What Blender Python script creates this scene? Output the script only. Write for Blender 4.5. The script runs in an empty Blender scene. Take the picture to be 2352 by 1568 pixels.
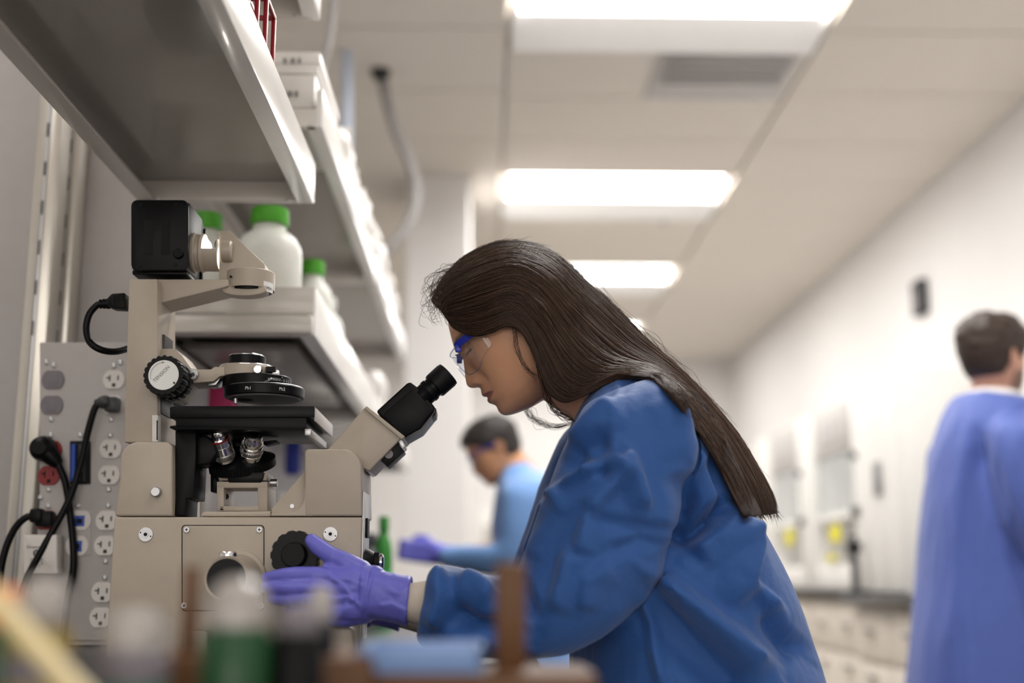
import bpy, bmesh, math, random
import numpy as np
from mathutils import Vector, Matrix
random.seed(7); rng = np.random.default_rng(11)
scene = bpy.context.scene
COL = scene.collection
# ------------------------------------------------------------------ camera
FPX = 2800.0; W, H = 2352, 1568
VPX, HORIZON = 1110.0, 1330.0            # where the room's depth axis vanishes
CAM = Vector((0.0, 0.0, 1.05))
TH = math.atan((HORIZON - H/2)/FPX); PSI = math.atan((W/2 - VPX)*math.cos(TH)/FPX)
Fv = Vector((math.sin(PSI)*math.cos(TH), math.cos(PSI)*math.cos(TH), math.sin(TH)))
Rv = Vector((math.cos(PSI), -math.sin(PSI), 0)); Uv = Rv.cross(Fv)
cd = bpy.data.cameras.new('camera'); cam = bpy.data.objects.new('camera', cd); COL.objects.link(cam)
cam.matrix_world = Matrix(((Rv.x, Uv.x, -Fv.x, CAM.x), (Rv.y, Uv.y, -Fv.y, CAM.y), (Rv.z, Uv.z, -Fv.z, CAM.z), (0, 0, 0, 1)))
cd.sensor_width = 36; cd.sensor_fit = 'HORIZONTAL'; cd.lens = FPX/W*36; cd.clip_start = 0.02; cd.clip_end = 60
cd.dof.use_dof = True; cd.dof.focus_distance = 1.64; cd.dof.aperture_fstop = 1.7
scene.camera = cam
# ------------------------------------------------------------------ world, exposure
world = bpy.data.worlds.new('world'); scene.world = world; world.use_nodes = True
world.node_tree.nodes['Background'].inputs[0].default_value = (1, 0.95, 0.89, 1)
world.node_tree.nodes['Background'].inputs[1].default_value = 1.5   # fill daylight, reaches the room only through the added window behind the viewpoint
vs = scene.view_settings
vs.view_transform = 'Standard'; vs.look = 'None'; vs.gamma = 1.0; vs.exposure = 1.42; vs.use_curve_mapping = False
LIGHT_POWER = 11.8
pl = bpy.data.lights.new('fill_portal', 'AREA'); pl.shape = 'RECTANGLE'; pl.size = 4.0; pl.size_y = 1.5; pl.cycles.is_portal = True  # sampling portal over the added window
po = bpy.data.objects.new('fill_portal', pl); COL.objects.link(po); po.location = (-0.2, -3.59, 1.75); po.rotation_euler = (math.radians(90), 0, 0)

def P(u, v, Y):
    """photo pixel -> point on the vertical plane y = Y"""
    d = Fv + Rv*((u - W/2)/FPX) - Uv*((v - H/2)/FPX)
    return CAM + d*(Y/d.y)
def PZ(u, v, Z):
    d = Fv + Rv*((u - W/2)/FPX) - Uv*((v - H/2)/FPX)
    return CAM + d*((Z - CAM.z)/d.z)
def mpp(Y): return Y/FPX          # metres per pixel, near enough

# ------------------------------------------------------------------ materials
M = {}
def mat(name, col, rough=0.5, metal=0.0, var=0.06, nscale=40.0, bump=0.0, bscale=300.0, emit=None, estr=0.0,
        trans=0.0, ior=1.45, alpha=1.0, coat=0.0, sss=0.0, sheen=0.0, spec=0.5, stretch=None):
    m = bpy.data.materials.new(name); m.use_nodes = True; nt = m.node_tree; N = nt.nodes; L = nt.links
    b = N['Principled BSDF']
    tc = N.new('ShaderNodeTexCoord'); mp = N.new('ShaderNodeMapping'); L.new(tc.outputs['Object'], mp.inputs[0])
    if stretch: mp.inputs['Scale'].default_value = stretch
    nz = N.new('ShaderNodeTexNoise'); nz.inputs['Scale'].default_value = nscale; nz.inputs['Detail'].default_value = 3
    L.new(mp.outputs[0], nz.inputs['Vector'])
    mx = N.new('ShaderNodeMix'); mx.data_type = 'RGBA'
    mx.inputs[6].default_value = tuple(c*(1-var) for c in col[:3]) + (1,)
    mx.inputs[7].default_value = tuple(min(1, c*(1+var)) for c in col[:3]) + (1,)
    L.new(nz.outputs['Fac'], mx.inputs[0]); L.new(mx.outputs[2], b.inputs['Base Color'])
    b.inputs['Roughness'].default_value = rough; b.inputs['Metallic'].default_value = metal
    b.inputs['IOR'].default_value = ior; b.inputs['Transmission Weight'].default_value = trans
    b.inputs['Alpha'].default_value = alpha; b.inputs['Coat Weight'].default_value = coat
    b.inputs['Subsurface Weight'].default_value = sss; b.inputs['Specular IOR Level'].default_value = spec
    if sss: b.inputs['Subsurface Radius'].default_value = (0.012, 0.005, 0.003); b.inputs['Subsurface Scale'].default_value = 1.0
    b.inputs['Sheen Weight'].default_value = sheen
    if emit: b.inputs['Emission Color'].default_value = tuple(emit) + (1,); b.inputs['Emission Strength'].default_value = estr
    if bump:
        n2 = N.new('ShaderNodeTexNoise'); n2.inputs['Scale'].default_value = bscale; n2.inputs['Detail'].default_value = 2
        L.new(mp.outputs[0], n2.inputs['Vector'])
        bp = N.new('ShaderNodeBump'); bp.inputs['Strength'].default_value = bump; bp.inputs['Distance'].default_value = 0.001
        L.new(n2.outputs['Fac'], bp.inputs['Height']); L.new(bp.outputs[0], b.inputs['Normal'])
    M[name] = m; return m

mat('beige_paint', (0.42, 0.36, 0.295), 0.42, bump=0.08, bscale=900)
mat('black_plastic', (0.005, 0.005, 0.006), 0.42, bump=0.06, bscale=800, spec=0.16)
mat('black_satin', (0.004, 0.004, 0.005), 0.34, spec=0.16)
mat('dark_hole', (0.003, 0.003, 0.003), 0.8)
mat('dark_grey', (0.035, 0.035, 0.038), 0.45)
mat('chrome', (0.72, 0.72, 0.72), 0.18, 1.0)
mat('steel', (0.42, 0.42, 0.43), 0.36, 1.0)
mat('white_plastic', (0.68, 0.65, 0.62), 0.4)
mat('plate_paint', (0.45, 0.42, 0.41), 0.45)
mat('grey_plastic', (0.19, 0.17, 0.19), 0.5)
mat('red_plastic', (0.24, 0.008, 0.012), 0.45)
mat('blue_plastic', (0.02, 0.07, 0.40), 0.45)
mat('shelf_paint', (0.62, 0.58, 0.53), 0.28, coat=0.2, var=0.03)
mat('lip_lit', (0.82, 0.80, 0.77), 0.25, coat=0.3, var=0.03)  # shelf paint made lighter: light striking the front lips put into the colour
mat('underside_shade', (0.33, 0.30, 0.27), 0.25, coat=0.3, var=0.03)  # shelf paint made darker: shade under the shelves put into the colour
mat('post_paint', (0.55, 0.50, 0.44), 0.4)
mat('wall_paint', (0.83, 0.81, 0.80), 0.7, var=0.03, nscale=3)
mat('ceiling_tile', (0.72, 0.67, 0.61), 0.9, var=0.03, bump=0.3, bscale=120)
mat('ceiling_grid', (0.68, 0.63, 0.58), 0.6)
mat('floor_vinyl', (0.45, 0.42, 0.38), 0.4, var=0.05, nscale=6)
mat('epoxy_black', (0.022, 0.022, 0.024), 0.3)
mat('cabinet_paint', (0.66, 0.60, 0.53), 0.5)
mat('diffuser', (0.9, 0.9, 0.9), 0.6, emit=(1, 0.985, 0.955), estr=LIGHT_POWER)
mat('diffuser_dim', (0.9, 0.9, 0.9), 0.6, emit=(1, 0.985, 0.955), estr=LIGHT_POWER*0.28)
mat('fixture_white', (0.85, 0.84, 0.83), 0.35)
mat('lamp_glow', (1, 1, 1), 0.5, emit=(1, 0.95, 0.85), estr=9)
mat('poly_bottle', (0.80, 0.80, 0.74), 0.35, sss=0.0, trans=0.25, ior=1.3)
mat('green_cap', (0.07, 0.36, 0.015), 0.4)
mat('print_black', (0.03, 0.03, 0.03), 0.7)
mat('print_white', (0.75, 0.75, 0.73), 0.6)
mat('print_grey', (0.22, 0.21, 0.21), 0.7)

# ------------------------------------------------------------------ object helpers
WLOC = {}
def link(o, parent=None):
    COL.objects.link(o)
    if parent is not None: o.parent = parent
    return o
def tag(o, label=None, cat=None, group=None, kind=None):
    if label: o['label'] = label
    if cat: o['category'] = cat
    if group: o['group'] = group
    if kind: o['kind'] = kind
    return o
def thing(name, loc, label, cat, group=None):
    o = bpy.data.objects.new(name, None); o.empty_display_size = 0.05
    o.location = loc; link(o); WLOC[o.name] = Vector(loc); tag(o, label, cat, group); return o
def smooth_mesh(me, ang=35):
    me.polygons.foreach_set('use_smooth', [True]*len(me.polygons))
    me.set_sharp_from_angle(angle=math.radians(ang))
def mobj(name, verts, faces, m, parent=None, smooth=35, recenter=True):
    """ONE mesh object from world-space verts; origin at its centre"""
    vs_ = np.array([tuple(v) for v in verts], dtype=float) if not isinstance(verts, np.ndarray) else verts
    c = (vs_.min(0) + vs_.max(0))/2
    if parent is None: c[2] = vs_[:, 2].min()
    me = bpy.data.meshes.new(name)
    me.from_pydata((vs_ - c).tolist(), [], [list(map(int, f)) for f in faces] if not isinstance(faces, np.ndarray) else faces.tolist())
    me.update()
    if smooth: smooth_mesh(me, smooth)
    me.materials.append(M[m] if isinstance(m, str) else m)
    o = bpy.data.objects.new(name, me)
    pl = WLOC[parent.name] if parent is not None else Vector((0, 0, 0))
    link(o, parent); o.location = Vector(c) - pl; WLOC[o.name] = Vector(c)
    return o
def bm_obj(name, bm, m, parent=None, smooth=35):
    bm.normal_update(); bm.verts.index_update()
    v = np.array([tuple(x.co) for x in bm.verts]); f = [[q.index for q in p.verts] for p in bm.faces]
    bm.free(); return mobj(name, v, f, m, parent, smooth)
def bm_bevel(bm, w, seg=2, ang=30):
    if w <= 0: return
    es = [e for e in bm.edges if len(e.link_faces) == 2 and e.calc_face_angle(0) > math.radians(ang)]
    bmesh.ops.bevel(bm, geom=es, offset=w, segments=seg, profile=0.5, affect='EDGES', clamp_overlap=True)
def bm_prism(pts0, off, bevel=0.0, seg=2, bm=None):
    """polygon (world points) extruded by the vector off"""
    b = bmesh.new()
    a = [b.verts.new(p) for p in pts0]; c = [b.verts.new(Vector(p) + Vector(off)) for p in pts0]
    b.faces.new(a); b.faces.new(list(reversed(c)))
    n = len(a)
    for i in range(n): b.faces.new([a[i], c[i], c[(i+1) % n], a[(i+1) % n]])
    bmesh.ops.recalc_face_normals(b, faces=b.faces)
    bm_bevel(b, bevel, seg)
    return b
def prism(name, px, Y0, Y1, m, parent=None, bevel=0.0, seg=2, Yt=None):
    """outline given in photo pixels on plane Yt (default the near face Y0), extruded to Y1"""
    Yt = Y0 if Yt is None else Yt
    pts = [P(u, v, Yt) for u, v in px]; pts = [Vector((p.x, Y0, p.z)) for p in pts]
    return bm_obj(name, bm_prism(pts, (0, Y1-Y0, 0), bevel, seg), m, parent)
def bxm(c, s, bevel=0.0, rot=None, seg=2):
    b = bmesh.new(); bmesh.ops.create_cube(b, size=1.0)
    bmesh.ops.scale(b, vec=s, verts=b.verts)
    bm_bevel(b, bevel, seg)
    if rot is not None: bmesh.ops.transform(b, matrix=rot, verts=b.verts)
    bmesh.ops.translate(b, vec=c, verts=b.verts); return b
def box(name, c, s, m, parent=None, bevel=0.0, rot=None, seg=2):
    return bm_obj(name, bxm(c, s, bevel, rot, seg), m, parent)
def span(name, x, y, z, m, parent=None, bevel=0.0):
    return box(name, ((x[0]+x[1])/2, (y[0]+y[1])/2, (z[0]+z[1])/2), (x[1]-x[0], y[1]-y[0], z[1]-z[0]), m, parent, bevel)
def frame_of(ax):
    ax = Vector(ax).normalized(); h = Vector((0, 0, 1)) if abs(ax.z) < 0.9 else Vector((1, 0, 0))
    s = ax.cross(h).normalized(); return ax, s, ax.cross(s)
def lathe_vf(p0, axis, prof, n=32, cap=True):
    """prof: list of (distance along axis, radius)"""
    a, s, t = frame_of(axis); p0 = Vector(p0); V = []; Fc = []
    for d, r in prof:
        for k in range(n):
            q = 2*math.pi*k/n; V.append(p0 + a*d + (s*math.cos(q) + t*math.sin(q))*r)
    for i in range(len(prof)-1):
        for k in range(n):
            Fc.append((i*n+k, i*n+(k+1) % n, (i+1)*n+(k+1) % n, (i+1)*n+k))
    if cap:
        Fc.append(tuple(range(n))); Fc.append(tuple(reversed(range((len(prof)-1)*n, len(prof)*n))))
    return V, Fc
def lathe(name, p0, axis, prof, m, parent=None, n=32, smooth=35, cap=True):
    V, Fc = lathe_vf(p0, axis, prof, n, cap); return mobj(name, V, Fc, m, parent, smooth)
def cyl(name, p0, p1, r, m, parent=None, n=28, bev=0.0):
    p0 = Vector(p0); p1 = Vector(p1); d = (p1-p0).length
    pr = [(0, r), (d, r)] if not bev else [(0, r-bev), (bev, r), (d-bev, r), (d, r-bev)]
    return lathe(name, p0, p1-p0, pr, m, parent, n)
def catmull(pts, n):
    pts = [Vector(p) for p in pts]; q = [pts[0]*2-pts[1]] + pts + [pts[-1]*2-pts[-2]]; out = []
    for i in range(1, len(q)-2):
        for k in range(n):
            t = k/n; a, b, c, d = q[i-1], q[i], q[i+1], q[i+2]
            out.append(0.5*((2*b) + (c-a)*t + (2*a-5*b+4*c-d)*t*t + (3*b-a-3*c+d)*t**3))
    out.append(pts[-1]); return out
def tube_vf(pts, r, n=10, cap=True):
    pts = [Vector(p) for p in pts]; V = []; Fc = []; up = None
    rr = r if isinstance(r, (list, tuple)) else [r]*len(pts)
    for i, p in enumerate(pts):
        t = (pts[min(i+1, len(pts)-1)] - pts[max(i-1, 0)]).normalized()
        if up is None: _, up, _ = frame_of(t)
        up = (up - t*up.dot(t)).normalized(); s = t.cross(up)
        for k in range(n):
            q = 2*math.pi*k/n; V.append(p + (up*math.cos(q) + s*math.sin(q))*rr[i])
    for i in range(len(pts)-1):
        for k in range(n): Fc.append((i*n+k, i*n+(k+1) % n, (i+1)*n+(k+1) % n, (i+1)*n+k))
    if cap: Fc.append(tuple(reversed(range(n)))); Fc.append(tuple(range((len(pts)-1)*n, len(pts)*n)))
    return V, Fc
def tube(name, pts, r, m, parent=None, n=10, sub=8):
    c = catmull(pts, sub) if sub else pts
    V, Fc = tube_vf(c, r, n); return mobj(name, V, Fc, m, parent, 60)
def rrect(u0, v0, u1, v1, r, k=5, corners=(1, 1, 1, 1)):
    """rounded rectangle in pixels: tl, tr, br, bl"""
    out = []
    for (cx, cy, a0, on) in ((u0+r, v0+r, 180, corners[0]), (u1-r, v0+r, 270, corners[1]), (u1-r, v1-r, 0, corners[2]), (u0+r, v1-r, 90, corners[3])):
        if on:
            for i in range(k+1):
                a = math.radians(a0 + 90*i/k); out.append((cx + r*math.cos(a), cy + r*math.sin(a)))
        else: out.append((u0 if cx < (u0+u1)/2 else u1, v0 if cy < (v0+v1)/2 else v1))
    return out
def text_obj(name, body, size, loc, xdir, ydir, m, parent=None, depth=0.0002, align='CENTER'):
    cu = bpy.data.curves.new('t', 'FONT'); cu.body = body; cu.size = size; cu.align_x = align; cu.align_y = 'CENTER'; cu.extrude = depth
    cu.resolution_u = 3
    t = bpy.data.objects.new('t', cu); COL.objects.link(t)
    dg = bpy.context.evaluated_depsgraph_get(); me = bpy.data.meshes.new_from_object(t.evaluated_get(dg))
    X = Vector(xdir).normalized(); Yd = Vector(ydir).normalized(); Z = X.cross(Yd)
    V = [Vector(loc) + X*v.co.x + Yd*v.co.y + Z*v.co.z for v in me.vertices]; Fc = [tuple(p.vertices) for p in me.polygons]
    bpy.data.objects.remove(t); bpy.data.curves.remove(cu); bpy.data.meshes.remove(me)
    return mobj(name, V, Fc, m, parent, 0)
XR = Vector((1, 0, 0)); ZU = Vector((0, 0, 1)); YN = Vector((0, 1, 0))
def dup_tree(o, off, parent=None, label=None, group=None):
    c = o.copy(); COL.objects.link(c)
    if parent is not None: c.parent = parent
    else: c.location = o.location + Vector(off)
    WLOC[c.name] = WLOC[o.name] + Vector(off)
    if label: c['label'] = label
    if group: c['group'] = group
    for ch in list(o.children): dup_tree(ch, off, c)
    return c
# ================================================================== THE ROOM
CEIL = 3.11; XR_W = 2.37; XL_W = -4.2; YF = 11.5; YB = -3.6; BENCH = 0.95
tag(span('floor', (XL_W, XR_W), (YB, YF), (-0.1, 0), 'floor_vinyl'), 'pale vinyl floor of the laboratory', kind='structure')
tag(span('wall_right', (XR_W, XR_W+0.1), (YB, YF), (0, CEIL+0.12), 'wall_paint'), 'white wall running along the right side', kind='structure')
tag(span('wall_far', (XL_W, XR_W), (YF, YF+0.1), (0, CEIL+0.12), 'wall_paint'), 'white end wall of the laboratory', kind='structure')
tag(span('wall_left', (XL_W-0.1, XL_W), (YB, YF), (0, CEIL+0.12), 'wall_paint'), 'white wall left of the benches', kind='structure')
WX0, WX1, WZ0, WZ1 = -2.2, 1.8, 1.0, 2.5
bw = bmesh.new()
for (xa, xb, za, zb) in ((XL_W, XR_W, 0, WZ0), (XL_W, XR_W, WZ1, CEIL+0.12), (XL_W, WX0, WZ0, WZ1), (WX1, XR_W, WZ0, WZ1)):
    q = bxm(((xa+xb)/2, YB-0.05, (za+zb)/2), (xb-xa, 0.1, zb-za)); tmp = bpy.data.meshes.new('x'); q.to_mesh(tmp); q.free(); bw.from_mesh(tmp); bpy.data.meshes.remove(tmp)
tag(bm_obj('wall_back', bw, 'wall_paint'), 'white wall behind the viewpoint, opened by a window added for front light', kind='structure')
wn = thing('fill_window', ((WX0+WX1)/2, YB, WZ0), 'wide unseen window added behind the viewpoint for front light', 'window'); wn['kind'] = 'structure'; del wn['category']  # unseen window, added to brighten the face and the microscope's near side
for xa in (WX0, WX0+1.0, WX0+2.0, WX0+3.0, WX1): span('mullion', (xa-0.03, xa+0.03), (YB-0.08, YB-0.02), (WZ0, WZ1), 'fixture_white', wn)
for za in (WZ0, WZ1): span('rail', (WX0, WX1), (YB-0.08, YB-0.02), (za-0.03, za+0.03), 'fixture_white', wn)
ceil = tag(span('ceiling', (XL_W, XR_W), (YB, YF), (CEIL+0.02, CEIL+0.12), 'ceiling_grid'), 'suspended ceiling of pale tiles in a metal grid', kind='structure')
# tiles in a T-bar grid: lines along y every 0.61 / 1.22 m anchored on the lights' left edge
GX0 = 0.085; TW, TD = 1.22, 0.61
LIGHT_Y = [-1.7, 0.15, 2.30, 3.79, 6.05, 7.93, 9.78]      # near edges; the first three are behind or above the view
LX0, LX1, LD = 0.085, 1.305, 0.69
tb = bmesh.new(); bmesh.ops.create_cube(tb, size=1.0); bmesh.ops.scale(tb, vec=(1.2, 0.59, 0.02), verts=tb.verts); bm_bevel(tb, 0.004, 1)
tile_me = bpy.data.meshes.new('ceiling_tile'); tb.to_mesh(tile_me); tb.free(); tile_me.materials.append(M['ceiling_tile'])
VENT = (0.69, 1.27, 4.50, 4.99)
def blocked(x0, x1, y0, y1):
    for ly in LIGHT_Y:
        if x1 > LX0+0.02 and x0 < LX1-0.02 and y1 > ly+0.03 and y0 < ly+LD-0.03: return True
    return False
cells = []
i0 = math.ceil((XL_W-GX0)/TW); x_edges = [XL_W] + [GX0 + TW*i for i in range(i0, 40) if GX0 + TW*i < XR_W-0.02] + [XR_W]
for i in range(len(x_edges)-1):
    x0, x1 = x_edges[i], x_edges[i+1]
    inside = x0 >= LX0-0.01 and x1 <= LX1+0.01
    if inside or abs(x0+2.355) < 0.01:                                             # bay with the lights: tiles fill the strips between them
        ys = [YB]
        for ly in (LIGHT_Y if inside else [-1.2, 0.8, 2.6, 4.6]): ys += [ly, ly+LD]
        ys.append(YF)
        for k in range(0, len(ys), 2):
            a, b = ys[k], ys[k+1]; n = max(1, round((b-a)/0.6))
            for q in range(n): cells.append((x0, x1, a+(b-a)*q/n, a+(b-a)*(q+1)/n))
    else:
        y = YB
        while y < YF-0.05:
            cells.append((x0, x1, y, min(y+TD, YF))); y += TD
for (x0, x1, y0, y1) in cells:
    o = bpy.data.objects.new('ceiling_tile', tile_me); link(o, ceil)
    o.location = Vector(((x0+x1)/2, (y0+y1)/2, CEIL+0.008)) - WLOC['ceiling']
    o.scale = ((x1-x0-0.012)/1.2, (y1-y0-0.012)/0.59, 1)
# ---- recessed lights
seq = ['unlit view strip', '', '', '']
LAB = {0: 'recessed ceiling light behind the viewpoint', 1: 'recessed ceiling light straight above the viewpoint', 3: 'nearest ceiling light in view, cut by the top edge of the picture', 4: 'second ceiling light, whole bright rectangle above the long-haired person',
       5: 'third ceiling light, left end hidden by the dark hair', 6: 'farthest ceiling light, only its right tip shows past the hair'}
FILL_ROW = [(-1.2, 'added fill light in the ceiling left of the bench, behind the viewpoint'), (0.8, 'added fill light in the ceiling left of the bench, level with the nearest shelf'), (2.6, 'added fill light in the ceiling left of the bench, beside the bottles'), (4.6, 'added fill light in the ceiling left of the far end of the bench')]  # unseen second row, added to brighten the face from the front
for k, (LX0, LX1, ly, lb) in enumerate([(LX0, LX1, y, None) for y in LIGHT_Y] + [(-2.355, -1.135, y, q) for y, q in FILL_ROW]):
    t = thing('ceiling_light', (LX0, ly, CEIL), lb or LAB.get(k, 'recessed ceiling light directly above the microscope'), 'ceiling light', 'recessed ceiling lights')
    x0, x1, y0, y1 = LX0+0.012, LX1-0.012, ly+0.012, ly+LD-0.012; z0 = CEIL-0.004
    b = bmesh.new()
    for (a, c, d, e) in ((x0, x1, y0, y0+0.02), (x0, x1, y1-0.02, y1), (x0, x0+0.02, y0, y1), (x1-0.02, x1, y0, y1)):
        q = bxm(((a+c)/2, (d+e)/2, z0), (c-a, e-d, 0.012)); tmp = bpy.data.meshes.new('x'); q.to_mesh(tmp); q.free(); b.from_mesh(tmp); bpy.data.meshes.remove(tmp)
    bm_obj('frame', b, 'fixture_white', t)
    zd = CEIL+0.012; zf_ = CEIL-0.036
    mobj('diffuser', [(x0+0.03, y0+0.03, zd), (x1-0.03, y0+0.03, zd), (x1-0.03, y0+0.42, zd), (x0+0.03, y0+0.42, zd)], [(3, 2, 1, 0)], 'diffuser' if ly > 2 and lb is None else 'diffuser_dim', t, 0)
    mobj('reflector', [(x0+0.01, y0+0.425, zd), (x1-0.01, y0+0.425, zd), (x1-0.01, y1-0.01, zf_), (x0+0.01, y1-0.01, zf_), (x1-0.01, y1-0.01, zd), (x0+0.01, y1-0.01, zd)], [(3, 2, 1, 0), (2, 3, 5, 4), (1, 2, 4), (0, 5, 3)], 'fixture_white', t, 0)
# ---- air vent and a sprinkler
t = thing('air_vent', (VENT[0], VENT[2], CEIL), 'grey square air vent in the ceiling beside the nearest light', 'air vent')
mat('vent_grey', (0.50, 0.48, 0.47), 0.5)
box('frame', ((VENT[0]+VENT[1])/2, (VENT[2]+VENT[3])/2, CEIL-0.006), (VENT[1]-VENT[0], VENT[3]-VENT[2], 0.012), 'vent_grey', t, 0.003)
for q in range(5):
    box('louvre', ((VENT[0]+VENT[1])/2, VENT[2]+0.05+q*0.062, CEIL-0.015), (VENT[1]-VENT[0]-0.06, 0.035, 0.006), 'vent_grey', t, 0.001, Matrix.Rotation(math.radians(25), 4, 'X'))
p = PZ(1523, 497, CEIL)
t = thing('sprinkler_head', (p.x, p.y, CEIL-0.05), 'small sprinkler head on the ceiling behind the second light', 'sprinkler')
lathe('escutcheon', (p.x, p.y, CEIL), (0, 0, -1), [(0, 0.035), (0.006, 0.033), (0.01, 0.015), (0.035, 0.012)], 'steel', t, 16)
lathe('deflector', (p.x, p.y, CEIL-0.05), (0, 0, 1), [(0, 0.02), (0.003, 0.02), (0.015, 0.006)], 'steel', t, 16)
# ---- structural column at the end of the bench
cx0 = -0.40; cx1 = -0.08
tag(span('wall_column', (cx0, cx1), (6.07, 6.6), (0, CEIL), 'wall_paint', None, 0.01), 'white square column behind the far worker', kind='structure')
# ---- dark box on the right wall
c = P(2150, 682, 6.35)
t = thing('wall_sensor', (XR_W, 6.35, c.z-0.1), 'dark oblong device mounted high on the right wall', 'wall device')
span('housing', (XR_W-0.05, XR_W), (6.28, 6.42), (c.z-0.10, c.z+0.09), 'dark_grey', t, 0.012)
span('front_panel', (XR_W-0.056, XR_W-0.05), (6.30, 6.40), (c.z-0.08, c.z+0.03), 'grey_plastic', t, 0.002)
# ================================================================== LEFT BENCH, SHELVES, SERVICE PANEL
SB, SF = -0.585, -0.29                    # shelf back / front
t = thing('bench_counter', (-0.3, 2, BENCH-0.04), 'black lab bench top carrying the microscope', 'bench top')
span('slab', (-1.6, 0.07), (0.25, 5.0), (BENCH-0.03, BENCH), 'epoxy_black', t, 0.003)
for k in range(4):
    y0 = 0.3 + k*1.17
    t = thing('base_cabinet', (-0.3, y0, 0), ('beige cabinet under the near bench' if k == 0 else ['', 'beige cabinet below the microscope', 'beige cabinet just past the microscope', 'beige cabinet at the far end of the bench'][k]), 'cabinet', 'cabinets under the left bench')
    span('body', (-1.5, 0.0), (y0, y0+1.16), (0.1, BENCH-0.03), 'cabinet_paint', t, 0.002)
    span('plinth', (-1.45, -0.05), (y0, y0+1.16), (0, 0.1), 'dark_grey', t)
    for q in range(2):
        d = span('door', (0.0, 0.018), (y0+0.01+q*0.58, y0+0.57+q*0.58), (0.12, 0.72), 'cabinet_paint', t, 0.003)
        span('handle', (0.018, 0.04), (y0+0.24+q*0.58, y0+0.34+q*0.58), (0.66, 0.675), 'steel', d, 0.003)
        d = span('drawer', (0.0, 0.018), (y0+0.01+q*0.58, y0+0.57+q*0.58), (0.74, 0.9), 'cabinet_paint', t, 0.003)
        span('handle', (0.018, 0.04), (y0+0.24+q*0.58, y0+0.34+q*0.58), (0.82, 0.835), 'steel', d, 0.003)
def shelf(y0, y1, zb, h, label, drop=0.034, x0=SB, x1=SF):
    t = thing('metal_shelf', (x0, y0, zb), label, 'shelf', 'painted metal shelves over the bench')
    fl = 0.028; th = 0.003
    span('tray', (x0+th, x1-th), (y0+th, y1-th), (zb+drop, zb+drop+th), 'underside_shade', t)
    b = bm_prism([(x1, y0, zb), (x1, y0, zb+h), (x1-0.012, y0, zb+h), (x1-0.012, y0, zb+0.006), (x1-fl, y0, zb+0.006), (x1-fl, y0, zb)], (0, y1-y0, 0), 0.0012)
    bm_obj('front_lip', b, 'lip_lit', t)
    b = bm_prism([(x0, y0, zb), (x0, y0, zb+h*0.6), (x0+th, y0, zb+h*0.6), (x0+th, y0, zb+0.004), (x0+fl, y0, zb+0.004), (x0+fl, y0, zb)], (0, y1-y0, 0), 0.0006)
    bm_obj('back_flange', b, 'shelf_paint', t)
    for ya, yb in ((y0, y0+0.016), (y1-0.016, y1)):
        span('end_flange', (x0+th, x1-0.012), (ya, yb), (zb, zb+drop), 'shelf_paint', t, 0.001)
    for ya in (y0+0.02, y1-0.008):
        for f in (0.12, 0.86):
            lathe('screw', (x0+(x1-x0)*f, ya-0.012, zb-0.0015), (0, 0, 1), [(0, 0.003), (0.0015, 0.004), (0.003, 0.004)], 'steel', t, 10)
    return t
shelf(0.75, 1.995, 1.676, 0.070, 'large nearest metal shelf directly above the microscope, red rack on it')
shelf(0.75, 1.995, 2.010, 0.070, 'highest metal shelf, only its corner shows at the top')
shelf(2.06, 3.20, 1.839, 0.070, 'upper metal shelf behind the microscope loaded with white boxes')
shelf(3.22, 4.40, 1.839, 0.070, 'far upper metal shelf near the column')
shelf(3.22, 4.75, 1.459, 0.075, 'far lower metal shelf ending near the column')
# lower shelf right behind the microscope has a deeper closed end
t = shelf(2.05, 3.20, 1.459, 0.084, 'lower metal shelf behind the microscope carrying green-capped bottles')
span('end_panel', (SB, SF-0.003), (2.046, 2.05), (1.497, 1.543), 'shelf_paint', t, 0.001)
span('end_rail', (SB, SF-0.002), (2.030, 2.046), (1.459, 1.490), 'shelf_paint', t, 0.004)
span('light_strip_cover', (SB+0.02, SF-0.06), (2.25, 3.0), (1.470, 1.485), 'underside_shade', t, 0.004)
# uprights and panels of the bench spine
def post(uL, uR, Y, dep, label, m='post_paint', z1=2.6):
    x0 = P(uL, 900, Y).x; x1 = P(uR, 900, Y).x
    t = thing('shelf_upright', ((x0+x1)/2, Y, BENCH), label, 'upright', 'metal uprights left of the microscope')
    span('channel', (x0, x1), (Y, Y+dep), (BENCH, z1), m, t, 0.008)
    span('slot_strip', (x0+(x1-x0)*0.40, x0+(x1-x0)*0.55), (Y-0.003, Y), (BENCH, z1), 'steel', t, 0.001)
    for k in range(14):
        span('slot', (x0+(x1-x0)*0.44, x0+(x1-x0)*0.51), (Y-0.0035, Y-0.002), (1.45+0.07*k, 1.475+0.07*k), 'dark_hole', t)
mat('chan_gloss', (0.66, 0.62, 0.56), 0.22, metal=0.35)
post(36, 98, 2.02, 0.05, 'leftmost metal shelf upright beside the panel', 'chan_gloss')
post(104, 146, 2.10, 0.05, 'metal upright just left of the outlet panel', 'chan_gloss')
t = thing('spine_panel', (-0.63, 2.15, BENCH), 'flat beige panel above the outlets, left of the microscope', 'panel')
x0 = P(150, 560, 2.15).x; x1 = P(330, 560, 2.15).x
span('sheet', (x0, x1), (2.15, 2.17), (BENCH, 2.5), 'plate_paint', t, 0.002)
t = thing('spine_panel', (-0.95, 2.25, BENCH), 'pale panel at the far left edge behind the uprights', 'panel')
span('sheet', (-1.6, P(120, 600, 2.2).x), (2.2, 2.22), (BENCH, 2.7), 'plate_paint', t, 0.002)
t = thing('spine_panel', (-0.62, 3.3, BENCH), 'long pale backing panel behind the lower shelves', 'panel')
for k in range(2): span('sheet', (-0.63, -0.60), (2.19+k*1.28, 3.46+k*1.28), (BENCH, 1.86), 'plate_paint', t, 0.003)

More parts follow.
